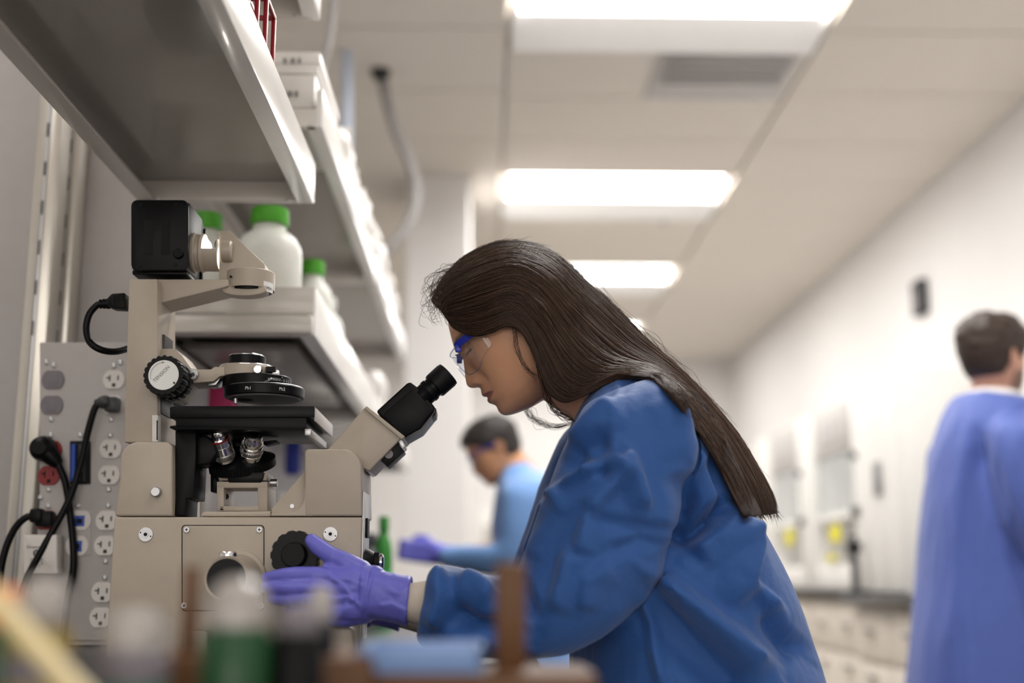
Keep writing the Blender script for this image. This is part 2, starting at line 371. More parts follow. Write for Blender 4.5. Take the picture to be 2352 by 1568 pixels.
# ---- outlet panel -------------------------------------------------
YO = 1.93; s = mpp(YO)
def PO(u, v, dy=0.0): return P(u, v, YO) + Vector((0, dy, 0))
op = thing('outlet_panel', PO(180, 1400), 'white metal panel with rows of power outlets left of the microscope', 'outlet panel')
prism('cover_plate', rrect(91, 786, 320, 1470, 4), YO, YO+0.004, 'plate_paint', op, 0.0008)
xa, xb = PO(85, 1100).x, PO(320, 1100).x
span('back_box', (xa+0.004, xb-0.004), (YO+0.004, YO+0.20), (BENCH, PO(200, 790).z), 'plate_paint', op, 0.004)
def oval(u, v, w, h, dy, th, m, name, par, r=0.0006):
    c = PO(u, v); a = w*s/2; b_ = h*s/2; pts = []
    R = a*1.0
    for k in range(40):                      # a circle of radius a cut flat at top and bottom
        q = 2*math.pi*k/40; x = a*math.cos(q); z = max(-b_, min(b_, a*math.sin(q))); pts.append(Vector((c.x+x, YO-dy, c.z+z)))
    out = []
    for p_ in pts:
        if not out or (p_-out[-1]).length > 1e-5: out.append(p_)
    return bm_obj(name, bm_prism(out, (0, th, 0), r, 1), m, par)
def receptacle(u, v, m, slotm='print_black'):
    o = oval(u, v, 50, 43, 0.0025, 0.004, m, 'outlet', op)
    c = PO(u, v)
    def sl(du, dv, w, h, nm='slot'):
        span(nm, (c.x+(du-w/2)*s, c.x+(du+w/2)*s), (YO-0.0029, YO-0.0024), (c.z-(dv+h/2)*s, c.z-(dv-h/2)*s), slotm, o)
    sl(-9, -3, 3.2, 14); sl(-13, -4, 8, 3.0); sl(10, -4, 3.2, 11)
    sl(1, 12.5, 8, 8, 'ground_hole')
    return o
for (u, v) in ((262, 872), (258, 930), (255, 1031), (251, 1091), (246, 1195), (242, 1253), (236, 1360), (232, 1418)): receptacle(u, v, 'white_plastic')
for (u, v) in ((118, 1034), (113, 1092), (106, 1194)): receptacle(u, v, 'red_plastic', 'dark_hole')
for (u, v) in ((122, 872), (119, 930)):
    o = oval(u, v, 52, 43, 0.002, 0.004, 'grey_plastic', 'blank_insert', op); c = PO(u, v)
    span('tab', (c.x-11*s, c.x+11*s), (YO-0.0024, YO-0.0018), (c.z-17*s, c.z+15*s), 'grey_plastic', o, 0.0003)
for (u, v) in ((183, 1195), (177, 1253)):
    o = oval(u, v, 52, 44, 0.0025, 0.004, 'white_plastic', 'data_socket', op); c = PO(u, v)
    span('jack', (c.x-10*s, c.x+12*s), (YO-0.0032, YO-0.002), (c.z-13*s, c.z+11*s), 'blue_plastic', o, 0.0004)
    span('jack_hole', (c.x-5*s, c.x+7*s), (YO-0.0036, YO-0.003), (c.z-7*s, c.z+4*s), 'dark_hole', o)
prism('data_bracket', rrect(156, 1172, 208, 1275, 3), YO-0.0012, YO, 'plate_paint', op, 0.0004)
o = prism('cable_opening', rrect(160, 1012, 208, 1112, 3), YO-0.001, YO+0.0, 'dark_hole', op, 0.0003)
for du, m, w in ((10, 'blue_plastic', 6), (25, 'dark_grey', 4.5), (36, 'print_black', 4)):
    a = PO(160+du, 1020); b = PO(158+du, 1106); cyl('cable', a+Vector((0, -0.001, 0)), b+Vector((0, -0.001, 0)), w*s, m, o, 10)
for (u, v) in ((107, 832), (124, 839), (262, 840), (277, 833), (118, 963), (256, 963), (117, 999), (185, 999), (254, 999), (112, 1124), (93, 1142), (250, 1124), (111, 1162), (179, 1161), (249, 1161), (243, 1289), (241, 1326)):
    lathe('screw', PO(u, v), (0, -1, 0), [(0, 0.0042), (0.0012, 0.0040), (0.002, 0.0022)], 'steel', op, 12)
# ---- plugs and cords
def cord(name, label, plug_fn, path, r=0.0055):
    c = PO(*path[0]); t = thing(name, (c.x, YO-0.02, c.z), label, 'power cord', 'black power cords in the outlet panel')
    plug_fn(t); pts = [PO(u, v, dy) for u, v, dy in path[1:]]
    V, Fc = tube_vf(catmull(pts, 10), r, 10); mobj('cable', V, Fc, 'black_satin', t, 60)
def plug_a(t):
    c = PO(262, 932); bm = bxm((c.x+0.001, YO-0.012, c.z), (0.022, 0.024, 0.024), 0.005); bm_obj('plug', bm, 'dark_grey', t)
    c = PO(242, 926); lathe('strain_relief', (c.x+0.012, YO-0.02, c.z), (-1, 0, -0.15), [(0, 0.009), (0.006, 0.011), (0.012, 0.010), (0.018, 0.007), (0.022, 0.006)], 'dark_grey', t, 16)
cord('power_lead', 'black cord plugged into the second white outlet, hanging down leftward', plug_a, [(258, 930), (244, 926, -0.02), (228, 942, -0.022), (210, 1000, -0.02), (196, 1060, -0.018), (168, 1150, -0.02), (120, 1250, -0.03), (78, 1330, -0.03), (55, 1400, -0.02), (48, 1490, -0.004)])
def plug_b(t):
    c = PO(106, 1032); lathe('plug', (c.x, YO-0.003, c.z), (0, -1, 0), [(0, 0.019), (0.014, 0.020), (0.024, 0.017), (0.028, 0.010)], 'black_satin', t, 28)
    a = PO(115, 1040, -0.014); b = PO(142, 1068, -0.014); lathe('strain_relief', a, b-a, [(0, 0.016), (0.015, 0.013), ((b-a).length, 0.008)], 'black_satin', t, 16)
cord('power_lead', 'black cord from the round plug in the red outlet', plug_b, [(110, 1035), (140, 1066, -0.014), (156, 1110, -0.012), (165, 1180, -0.008), (172, 1250, -0.008), (172, 1310, -0.008), (158, 1375, -0.008), (140, 1480, -0.006)])
def plug_c(t):
    c = PO(110, 1192); bm_obj('plug', bxm((c.x, YO-0.012, c.z), (0.026, 0.022, 0.024), 0.004), 'black_plastic', t)
    c = PO(94, 1185); bm_obj('plug_head', bxm((c.x, YO-0.016, c.z), (0.020, 0.022, 0.022), 0.005), 'black_plastic', t)
cord('power_lead', 'black cord arching left from the square plug above the white adapter', plug_c, [(100, 1190), (88, 1186, -0.018), (70, 1190, -0.02), (45, 1215, -0.02), (24, 1262, -0.02), (12, 1320, -0.02), (8, 1400, -0.02), (8, 1490, -0.006)])
# ---- white power adapter with its print
c0 = PO(92, 1272)
ad = thing('power_adapter', (c0.x, YO, PO(90, 1318).z), 'small white power adapter with black print under the red outlets', 'power adapter')
prism('case', rrect(53, 1227, 131, 1318, 5), YO-0.032, YO, 'white_plastic', ad, 0.003, Yt=YO-0.032)
def ptext(body, u, v, size): text_obj('print', body, size*s, P(u, v, YO-0.0323), XR, ZU, 'print_black', ad, 0.00005)
ptext('Drummond', 85, 1256, 9.5); ptext('Pro use with', 84, 1284, 5.5); ptext('Pipet-Aid XL', 84, 1289.5, 5.5); ptext('Model XL 8V', 84, 1295, 5.5); ptext('(Tek 1)', 84, 1300, 5.5)
hx = [P(84+9*math.sin(k*math.pi/3), 1270-9*math.cos(k*math.pi/3), YO-0.0322) for k in range(6)]
o = bm_obj('emblem', bm_prism(hx, (0, 0.0002, 0)), 'print_black', ad)
text_obj('emblem_letter', 'D', 11*s, P(84, 1270, YO-0.0325), XR, ZU, 'print_white', o, 0.00005)

# ---- plastic bottles with green caps
def bottle(u, Y, r, h, base, label, group='white bottles with green caps', capm='green_cap', bm_='poly_bottle', name='plastic_bottle'):
    x = P(u, 700, Y).x
    t = thing(name, (x, Y, base), label, 'bottle', group)
    R = r; hh = h
    lathe('body', (x, Y, base), (0, 0, 1), [(0, R*0.9), (0.006, R), (hh*0.60, R), (hh*0.68, R*0.96), (hh*0.75, R*0.82), (hh*0.80, R*0.60), (hh*0.82, R*0.50), (hh*0.88, R*0.47)], bm_, t, 36, 50)
    cp = lathe('cap', (x, Y, base+hh*0.865), (0, 0, 1), [(0, R*0.56), (0.002, R*0.575), (hh*0.125, R*0.56), (hh*0.135, R*0.52)], capm, t, 36)
    return t
bottle(612, 2.20, 0.062, 0.232, 1.496, 'large white bottle with green cap just right of the lamp housing')
bottle(466, 2.26, 0.052, 0.240, 1.496, 'white green-capped bottle half hidden behind the lamp housing')
bottle(575, 2.47, 0.055, 0.232, 1.496, 'white bottle with green cap behind the two front bottles')
bottle(716, 2.64, 0.046, 0.248, 1.496, 'smaller white bottle with green cap at the shelf edge')
bottle(750, 2.86, 0.042, 0.215, 1.496, 'smallest white bottle with white cap at the shelf edge', capm='poly_bottle')
bottle(800, 3.55, 0.05, 0.20, 1.496, 'distant white bottle with green cap on the far lower shelf')
# ---- white boxes
def carton(u0, u1, v0, v1, Y, dep, label, lid=True, marks=True):
    a = P(u0, v1, Y); b = P(u1, v0, Y)
    t = thing('cardboard_box', ((a.x+b.x)/2, Y+dep/2, a.z), label, 'box', 'white boxes on the upper shelf')
    hl = (b.z-a.z)
    span('carton', (a.x+0.003, b.x-0.003), (Y+0.003, Y+dep-0.003), (a.z, a.z+hl*0.98), 'white_plastic', t, 0.002)
    if lid: span('lid', (a.x, b.x), (Y, Y+dep), (a.z+hl*0.45, b.z), 'white_plastic', t, 0.002)
    if marks:
        for k, w in enumerate((10, 12, 8)):
            p0 = P(u1-85+k*17, (v0+v1)/2-9, Y); q = mpp(Y)
            span('printed_mark', (p0.x, p0.x+w*q), (Y-0.0006, Y), (p0.z-14*q, p0.z), 'print_grey', t)
carton(560, 735, 119, 166, 2.10, 0.30, 'white lidded box on top of another box, black marks on its end')
carton(555, 728, 168, 268, 2.09, 0.30, 'white box with black marks lying under the lidded box', lid=False)
for k, (u, Y, w, h) in enumerate(((775, 2.55, 0.10, 0.135), (800, 2.72, 0.09, 0.10), (826, 2.9, 0.10, 0.11), (848, 3.1, 0.10, 0.10), (872, 3.4, 0.10, 0.12), (892, 3.7, 0.12, 0.10), (912, 4.0, 0.1, 0.11))):
    x1 = SF+0.004; z = 1.876
    t = thing('white_pouch', (x1-w/2, Y, z), ['crumpled white pouch on the upper shelf next to the lidded box', 'second white pouch along the upper shelf', 'third white pouch along the upper shelf', 'fourth white pouch, at the middle of the upper shelves', 'fifth white pouch along the upper shelf', 'sixth white pouch along the far upper shelf', 'farthest white pouch on the far upper shelf'][k], 'pouch', 'white pouches lined up on the upper shelf')
    bm = bmesh.new(); bmesh.ops.create_icosphere(bm, subdivisions=3, radius=1.0)
    for v in bm.verts:
        d = v.co.copy(); f = 1/max(abs(d.x), abs(d.y), abs(d.z))**0.6
        n = 0.12*math.sin(5*d.x+k)+0.10*math.sin(7*d.z+2*k)+0.08*math.sin(9*d.y)
        v.co = Vector((x1-w/2 + d.x*f*w/2*(1+n), Y + d.y*f*0.075*(1+n), z+h/2 + max(-1, d.z*f)*h/2*(1+0.4*n*(d.z > 0))))
    bm_obj('pouch', bm, 'white_plastic', t, 60)
    box('seal', (x1-w/2, Y, z+h+0.004), (w*0.8, 0.006, 0.02), 'white_plastic', t, 0.002)
# ---- white bag on the far lower shelf
def blob(name, c, s, m, label, cat, group=None, k=0, parts=None):
    t = thing(name, (c[0], c[1], c[2]-s[2]/2), label, cat, group)
    bm = bmesh.new(); bmesh.ops.create_icosphere(bm, subdivisions=3, radius=1.0)
    for v in bm.verts:
        d = v.co.copy(); f = 1/max(abs(d.x), abs(d.y), abs(d.z))**0.55; n = 0.10*math.sin(5*d.x+k)+0.08*math.sin(6*d.z+2*k)
        v.co = Vector((c[0]+d.x*f*s[0]/2*(1+n), c[1]+d.y*f*s[1]/2*(1+n), c[2]+d.z*f*s[2]/2*(1+n*(d.z > 0))))
    bm_obj('body', bm, m, t, 60); return t
c = P(868, 862, 3.45); blob('plastic_bag', (c.x-0.02, 3.45, 1.496+0.068), (0.10, 0.16, 0.14), 'white_plastic', 'bunched white bag standing on the far lower shelf edge', 'bag')
# ---- red wire-frame rack on the nearest shelf
YR0, YR1 = 1.32, 1.635; XR1 = SF-0.010; XR0 = XR1-0.11; ZR = 1.7135
t = thing('tube_rack', (XR1-0.05, 1.45, ZR), 'dark red open-sided tube rack standing on the nearest shelf', 'rack')
mat('rack_red', (0.22, 0.006, 0.012), 0.35)
HR = 0.125
for zz in (0.0, HR*0.34, HR*0.97):
    for (xa, xb, ya, yb) in ((XR0, XR1, YR0, YR0+0.006), (XR0, XR1, YR1-0.006, YR1), (XR0, XR0+0.006, YR0, YR1), (XR1-0.006, XR1, YR0, YR1)):
        span('rail', (xa, xb), (ya, yb), (ZR+zz, ZR+zz+0.007), 'rack_red', t, 0.001)
    for k in range(1, 5): span('cross_bar', (XR0, XR1), (YR0+k*0.063-0.002, YR0+k*0.063+0.002), (ZR+zz, ZR+zz+0.005), 'rack_red', t)
    for k in range(1, 4): span('long_bar', (XR0+k*0.0275-0.002, XR0+k*0.0275+0.002), (YR0, YR1), (ZR+zz, ZR+zz+0.005), 'rack_red', t)
for k in range(6):
    y = YR0+0.003+k*(YR1-YR0-0.006)/5
    for x in (XR0+0.003, XR1-0.003): span('stile', (x-0.003, x+0.003), (y-0.004, y+0.004), (ZR, ZR+HR), 'rack_red', t, 0.001)
for k in range(1, 4): span('stile', (XR0+k*0.0275-0.002, XR0+k*0.0275+0.002), (YR1-0.006, YR1), (ZR, ZR+HR), 'rack_red', t)
# ---- overhead hoses
def hose(label, pts, r, m, cap=None):
    t = thing('overhead_hose', pts[-1], label, 'hose'); tube('hose', pts, r, m, t, 12)
    if cap: lathe('end_fitting', pts[0], (0, 0, -1), [(0, r*1.5), (0.02, r*1.9), (0.09, r*1.8), (0.12, r*1.1)], cap, t, 16)
mat('hose_grey', (0.24, 0.225, 0.22), 0.5); mat('pale_blue', (0.50, 0.56, 0.68), 0.5)
hose('grey overhead hose curving down from a black ceiling fitting', [P(875, 122, 4.73), P(880, 190, 4.75), P(905, 290, 4.75), P(940, 370, 4.75), P(955, 440, 4.75), P(940, 510, 4.72), P(900, 565, 4.70), P(875, 590, 4.70), P(865, 640, 4.70)], 0.022, 'hose_grey', 'print_black')
hose('dark grey hose running straight up behind the boxes', [P(765, -240, 3.4), P(765, -60, 3.4), P(762, 30, 3.4), P(752, 110, 3.4), P(735, 170, 3.4), P(720, 230, 3.4)], 0.011, 'hose_grey')
hose('pale blue tube hanging behind the white boxes', [PZ(797, 118, CEIL), P(797, 200, PZ(797, 118, CEIL).y), P(796, 300, PZ(797, 118, CEIL).y), P(793, 420, PZ(797, 118, CEIL).y)], 0.022, 'pale_blue')
# ---- things on the spine panel and the bench behind the microscope
mat('magenta', (0.50, 0.02, 0.12), 0.5); mat('deep_blue', (0.03, 0.05, 0.35), 0.5); mat('leaf_green', (0.03, 0.22, 0.03), 0.5); mat('bright_green', (0.04, 0.55, 0.15), 0.4)
def hung(name, u0, u1, v0, v1, m, label, cat):
    """hangs from the underside of the lower shelf (z 1.455)"""
    Y = (1.452-CAM.z)*FPX/(HORIZON-v0); xa, xb = P(u0, v0, Y).x, P(u1, v0, Y).x; za, zb = P(u0, v1, Y).z, 1.445
    t = thing(name, ((xa+xb)/2, Y, za), label, cat)
    span('body', (xa, xb), (Y, Y+0.035), (za, zb), m, t, 0.010)
    cyl('hook', ((xa+xb)/2, Y+0.017, zb-0.005), ((xa+xb)/2, Y+0.017, 1.458), 0.003, 'steel', t, 8)
hung('hanging_pouch', 478, 540, 868, 1000, 'magenta', 'magenta pouch hanging under the shelf behind the condenser', 'pouch')
hung('hanging_holder', 655, 690, 1000, 1090, 'deep_blue', 'dark blue holder hanging under the shelf behind the stage', 'holder')
def bench_bottle(u, Y, r, h, body, capm, label, zb=BENCH):
    return bottle(u, Y, r, h, zb, label, 'small bottles on the bench behind the microscope', capm, body, 'reagent_bottle')
bench_bottle(655, 2.9, 0.035, 0.30, 'white_plastic', 'white_plastic', 'white bottle seen behind the objectives')
bench_bottle(485, 2.55, 0.03, 0.28, 'white_plastic', 'white_plastic', 'white bottle seen left of the microscope nosepiece')
bench_bottle(892, 3.0, 0.022, 0.25, 'leaf_green', 'leaf_green', 'tall dark green bottle right of the microscope body')
bench_bottle(902, 2.7, 0.022, 0.115, 'bright_green', 'bright_green', 'short bright green bottle right of the microscope body')
bench_bottle(860, 3.3, 0.04, 0.22, 'dark_grey', 'dark_grey', 'dark bottle close beside the microscope body')
# ================================================================== RIGHT-HAND WALL: benches, hoods, cabinets
XC = 1.72
mat('hood_white', (0.80, 0.78, 0.75), 0.4); mat('hood_grey', (0.50, 0.48, 0.46), 0.45); mat('yellow', (0.80, 0.72, 0.01), 0.5)
mat('sash_glass', (0.75, 0.78, 0.78), 0.1, alpha=0.35)
t = thing('bench_counter', (2.05, 6.3, 0.95), 'long black bench top under the white hoods along the right wall', 'bench top')
span('slab', (XC-0.03, XR_W-0.005), (5.62, 9.2), (0.965, 1.0), 'epoxy_black', t, 0.004)
t = thing('bench_counter', (2.05, 4.6, 0.95), 'near dark bench top beside the walking person', 'bench top')
span('slab', (XC-0.12, XR_W-0.005), (3.66, 5.58), (0.945, 0.985), 'epoxy_black', t, 0.004)
labs = ['beige base cabinet nearest the walking person on the right', 'second beige base cabinet along the right wall', 'third beige base cabinet along the right wall', 'fourth beige base cabinet along the right wall', 'fifth beige base cabinet along the right wall', 'farthest beige base cabinet along the right wall']
for k, (y0, y1) in enumerate(((3.70, 4.5), (4.52, 5.5), (5.65, 6.5), (6.52, 7.4), (7.42, 8.3), (8.32, 9.2))):
    zt = 0.945 if k < 2 else 0.965; xf = XC-0.08 if k < 2 else XC
    t = thing('base_cabinet', (2.05, (y0+y1)/2, 0), labs[k], 'cabinet', 'beige cabinets along the right wall')
    span('body', (xf+0.02, XR_W-0.04), (y0, y1), (0.1, zt), 'cabinet_paint', t, 0.003)
    span('plinth', (xf+0.07, XR_W-0.04), (y0, y1), (0, 0.1), 'dark_grey', t)
    for q in range(2):
        w = (y1-y0)/2; a = y0+q*w
        d = span('door', (xf, xf+0.02), (a+0.01, a+w-0.01), (0.12, 0.70), 'cabinet_paint', t, 0.003)
        span('handle', (xf-0.025, xf), (a+w*0.4, a+w*0.6), (0.64, 0.655), 'steel', d, 0.003)
        d = span('drawer', (xf, xf+0.02), (a+0.01, a+w-0.01), (0.72, zt-0.03), 'cabinet_paint', t, 0.003)
        span('handle', (xf-0.025, xf), (a+w*0.4, a+w*0.6), (0.83, 0.845), 'steel', d, 0.003)
def hood(y0, y1, label, ztop=1.91, xf=XC+0.02):
    t = thing('fume_hood', (2.05, (y0+y1)/2, 1.0), label, 'fume hood', 'white hoods on the right bench')
    x1 = XR_W-0.01; z0 = 1.0
    for ya, yb in ((y0, y0+0.10), (y1-0.10, y1)): span('side_post', (xf, x1), (ya, yb), (z0, ztop), 'hood_white', t, 0.006)
    span('back_panel', (x1-0.03, x1), (y0+0.1, y1-0.1), (z0, ztop), 'hood_white', t)
    span('header', (xf+0.02, x1-0.03), (y0+0.1, y1-0.1), (ztop-0.24, ztop), 'hood_grey', t, 0.006)
    for k in range(4): span('header_vent', (xf+0.014, xf+0.02), (y0+0.18+k*(y1-y0-0.36)/4, y0+0.18+(k+0.7)*(y1-y0-0.36)/4), (ztop-0.2, ztop-0.06), 'vent_grey', t, 0.002)
    span('work_deck', (xf+0.01, x1-0.03), (y0+0.1, y1-0.1), (z0, z0+0.12), 'hood_white', t, 0.004)
    s_ = span('sash', (xf+0.03, xf+0.036), (y0+0.1, y1-0.1), (z0+0.35, ztop-0.24), 'sash_glass', t)
    span('sash_handle', (xf+0.005, xf+0.03), (y0+0.15, y1-0.15), (z0+0.34, z0+0.37), 'hood_white', s_, 0.003)
    lathe('switch_knob', (xf, y0+0.05, 1.62), (-1, 0, 0), [(0, 0.02), (0.02, 0.016)], 'dark_grey', t, 12)
    lathe('gas_tap', (xf, y0+0.05, 1.36), (-1, 0, 0), [(0, 0.025), (0.03, 0.02)], 'dark_grey', t, 12)
    return t
hood(5.62, 6.55, 'white hood on the right bench, nearest of the hoods'); hood(6.62, 7.55, 'white hood second from the walking person'); hood(7.62, 8.6, 'farthest white hood on the right bench')
# yellow labels on hood posts
for k, (u, v, du, dv) in enumerate(((1911, 1225, 22, 40), (1806, 1234, 18, 36), (1900, 1280, 30, 16))):
    xf = XC+0.012; Y = xf*FPX/(u-VPX); p = P(u, v, Y); h = dv*mpp(Y)/2; w = 0.17
    t = thing('yellow_tag', (xf, Y, p.z-h), ['larger yellow tag on the nearer hood post', 'smaller yellow tag on the farther hood post', 'flat yellow tag low on the hood front'][k], 'tag', 'yellow tags on the hoods')
    span('tag_plate', (xf, xf+0.008), (Y-w/2, Y+w/2), (p.z-h, p.z+h), 'yellow', t, 0.002)
    span('tag_clip', (xf-0.004, xf), (Y-0.015, Y+0.015), (p.z+h-0.02, p.z+h), 'dark_grey', t, 0.001)
# tall white cabinet standing on the near bench, dark instrument next to it
t = thing('tall_cabinet', (2.05, 5.1, 0.985), 'tall white cabinet on the right bench between hoods and walking person', 'cabinet')
span('body', (XC+0.0, XR_W), (4.98, 5.50), (0.985, 1.92), 'hood_white', t, 0.012)
for k in range(2):
    d = span('door', (XC-0.018, XC), (4.99+k*0.255, 5.235+k*0.255), (1.0, 1.90), 'hood_white', t, 0.004)
    span('handle', (XC-0.035, XC-0.018), (5.19+k*0.06, 5.205+k*0.06), (1.4, 1.55), 'steel', d, 0.003)
t = thing('reagent_stand', (XC-0.03, 5.52, 0.985), 'dark slim stand between the tall cabinet and the hoods', 'stand')
span('base', (XC-0.10, XC-0.0), (5.50, 5.57), (0.985, 1.0), 'dark_grey', t, 0.003)
cyl('rod', (XC-0.05, 5.535, 1.0), (XC-0.05, 5.535, 1.24), 0.018, 'dark_grey', t, 12)
span('clamp', (XC-0.08, XC-0.02), (5.51, 5.56), (1.17, 1.21), 'black_plastic', t, 0.004)
t = thing('bench_instrument', (2.0, 4.5, 0.985), 'low white instrument with a dark screen on the near right bench', 'instrument')
span('case', (XC+0.15, XR_W-0.05), (4.2, 4.8), (0.985, 1.45), 'hood_white', t, 0.02)
span('screen', (XC+0.144, XC+0.15), (4.3, 4.55), (1.22, 1.38), 'dark_grey', t, 0.003)
t = thing('wall_cabinet', (2.2, 4.4, 1.55), 'white wall cabinet behind the walking person', 'cabinet')
span('body', (2.05, XR_W), (3.7, 4.85), (1.62, 1.86), 'hood_white', t, 0.006)
for k in range(2): span('door', (2.035, 2.05), (3.71+k*0.57, 4.27+k*0.57), (1.63, 1.85), 'hood_white', t, 0.003)
# ---- far-wall furniture behind the second worker
t = thing('far_cabinet', (0.3, 9.2, 0), 'white storage unit standing behind the far worker', 'cabinet')
span('body', (-0.05, 0.9), (8.9, 9.4), (0, 1.55), 'hood_white', t, 0.01)
for k in range(3):
    span('shelf_opening', (0.0, 0.85), (8.895, 8.9), (0.75+k*0.25, 0.93+k*0.25), 'hood_grey', t, 0.003)
t = thing('far_counter', (0.6, 7.0, 0), 'beige island bench far behind the bent-over person', 'bench')
span('body', (0.1, 0.95), (6.9, 8.7), (0, 0.90), 'cabinet_paint', t, 0.004)
span('worktop', (0.07, 0.98), (6.86, 8.74), (0.90, 0.94), 'cabinet_paint', t, 0.004)
# ================================================================== INVERTED MICROSCOPE
sc = thing('microscope', P(545, 1515, 1.70), 'beige inverted microscope with black stage and lamp house on the bench', 'microscope')
BG, BK = 'beige_paint', 'black_plastic'
YM = 1.70                                   # optical mid plane
def arc(cx, cy, r, a0, a1, n=8, ry=None):
    ry = ry or r
    return [(cx + r*math.cos(math.radians(a0+(a1-a0)*k/n)), cy + ry*math.sin(math.radians(a0+(a1-a0)*k/n))) for k in range(n+1)]
def sub(name, px, Y0, Y1, m, par=sc, bevel=0.0, seg=2, Yt=None): return prism(name, px, Y0, Y1, m, par, bevel, seg, Yt)
def disc(name, u, v, Y, r, th, m, par=sc, bev=0.0, n=28):
    """disc facing the camera side (axis y); r in metres"""
    c = P(u, v, Y); return lathe(name, (c.x, Y, c.z), (0, -1, 0), [(-0.001, r), (th-bev, r), (th, r-bev)], m, par, n)
ZB = BENCH + 0.002
# ---- base body
xL, xR = P(262, 1190, 1.62).x, P(832, 1190, 1.62).x; zT = P(545, 1187, 1.62).z
pts = [(xL, 1.62, ZB), (xL, 1.78, ZB), (xR-0.05, 1.78, ZB), (xR, 1.715, ZB), (xR, 1.62, ZB)]
base = bm_obj('base_body', bm_prism(pts, (0, 0, zT-ZB), 0.0028, 3), BG, sc)
# step at the top of the base (seam line)
# ---- upper rear block (left)
zb1 = 1186
sub('rear_block', [(263, 1185)] + [(275, 1100)] + arc(318, 1056, 42, 180, 270, 8) + [(386, 1014), (396, 1024), (396, 1185)], 1.62, 1.78, BG, sc, 0.003, 3)
cyl('release_button', P(361, 1130, 1.62)+Vector((0, -0.010, 0)), P(361, 1130, 1.62)+Vector((0, 0.002, 0)), 0.0065, 'steel', sc, 24, 0.001)
# ---- upper front block (right) with a recessed gusset
sub('front_block', [(699, 1185), (699, 1042)] + arc(708, 1040, 9, 180, 270, 4) + [(778, 1031)] + arc(786, 1076, 45, 270, 360, 10) + [(832, 1185)], 1.62, 1.76, BG, sc, 0.003, 3)
sub('front_foot', [(622, 1185), (622, 1178), (655, 1177)] + arc(660, 1138, 39, 90, 0, 8) + [(699, 1120), (720, 1120), (720, 1185)], 1.6205, 1.76, BG, sc, 0.0015)
sub('gusset', [(624, 1184), (624, 1168), (698, 1084), (715, 1084), (715, 1184)], 1.632, 1.745, BG, sc, 0.001)
disc('gusset_screw', 671, 1162, 1.632, 0.0028, 0.0012, 'steel')
sub('plinth', [(460, 1186), (462, 1178), (470, 1174), (622, 1173), (622, 1186)], 1.635, 1.765, BG, sc, 0.002)
# metal trim down the front edge + switch + focus knob of the far side
zt2 = P(832, 1075, 1.62).z
span('edge_trim', (xR-0.001, xR+0.0012), (1.626, 1.712), (ZB+0.02, zt2-0.03), 'steel', sc, 0.0004)
sw = P(840, 1212, 1.66); span('power_switch', (xR+0.001, xR+0.004), (1.655, 1.685), (sw.z-0.013, sw.z+0.013), BK, sc, 0.001)
a = P(838, 1288, 1.655); lathe('port_fitting', (xR, 1.665, a.z-0.002), (1, 0, 0), [(0, 0.019), (0.006, 0.018), (0.013, 0.014), (0.014, 0.015), (0.020, 0.015), (0.021, 0.011)], BK, sc, 28)
lathe('port_ring', (xR+0.021, 1.665, a.z-0.002), (1, 0, 0), [(0, 0.012), (0.003, 0.012), (0.005, 0.009)], 'chrome', sc, 24)
# ---- fittings on the near face
for (u, v) in ((335, 1227), (759, 1226)):
    o = disc('socket_plate', u, v, 1.62, 0.0096, 0.0012, 'steel', sc, 0.0004); c = P(u, v, 1.62)
    lathe('socket', (c.x, 1.6188, c.z), (0, -1, 0), [(0, 0.0042), (0.0008, 0.004)], 'steel', o, 18); lathe('socket_hole', (c.x, 1.618, c.z), (0, -1, 0), [(0, 0.0024), (0.0003, 0.0024)], 'dark_hole', o, 14)
    for d in (-0.007, 0.007): lathe('pin_hole', (c.x+d*0.95, 1.6188, c.z-d*0.35), (0, -1, 0), [(0, 0.001), (0.0002, 0.001)], 'dark_hole', o, 8)
sub('cover_groove', rrect(417, 1205, 607, 1403, 9), 1.6192, 1.6215, 'dark_hole', sc)
cov = sub('cover_plate', rrect(419, 1207, 605, 1401, 8), 1.6183, 1.6215, BG, sc, 0.0006)
for (u, v) in ((429, 1216), (596, 1216), (423, 1390), (600, 1391)):
    o = disc('screw', u, v, 1.6183, 0.0042, 0.0014, 'steel', cov, 0.0005, 18); c = P(u, v, 1.6183)
    for w, h in ((0.0022, 0.0005), (0.0005, 0.0022)): span('cross_slot', (c.x-w, c.x+w), (1.6166, 1.6172), (c.z-h, c.z+h), 'dark_hole', o)
# camera port tube
c = P(548, 1328, 1.618)
lathe('port_flange', (c.x, 1.619, c.z), (0, -1, 0), [(0, 0.036), (0.004, 0.0355), (0.006, 0.031), (0.03, 0.0285), (0.078, 0.0272)], BG, sc, 40)
V, Fc = lathe_vf((c.x, 1.541, c.z), (0, -1, 0), [(-0.02, 0.020), (0.0, 0.0245), (0.0008, 0.0272), (0.0, 0.0272)], 36, False)
mobj('port_rim', V, Fc, BG, sc); lathe('port_bore', (c.x, 1.5415, c.z), (0, -1, 0), [(0, 0.0245), (0.0012, 0.0240)], 'black_satin', sc, 36)
k = P(523, 1290, 1.565)
cyl('thumbscrew_stem', (k.x, 1.565, c.z+0.026), (k.x, 1.565, k.z+0.004), 0.0042, 'steel', sc, 16)
V, Fc = lathe_vf((k.x, 1.565, k.z+0.003), (0, 0, 1), [(0, 0.0105), (0.001, 0.0112), (0.0085, 0.0112), (0.0095, 0.0105)], 40); mobj('thumbscrew_head', V, Fc, 'chrome', sc)
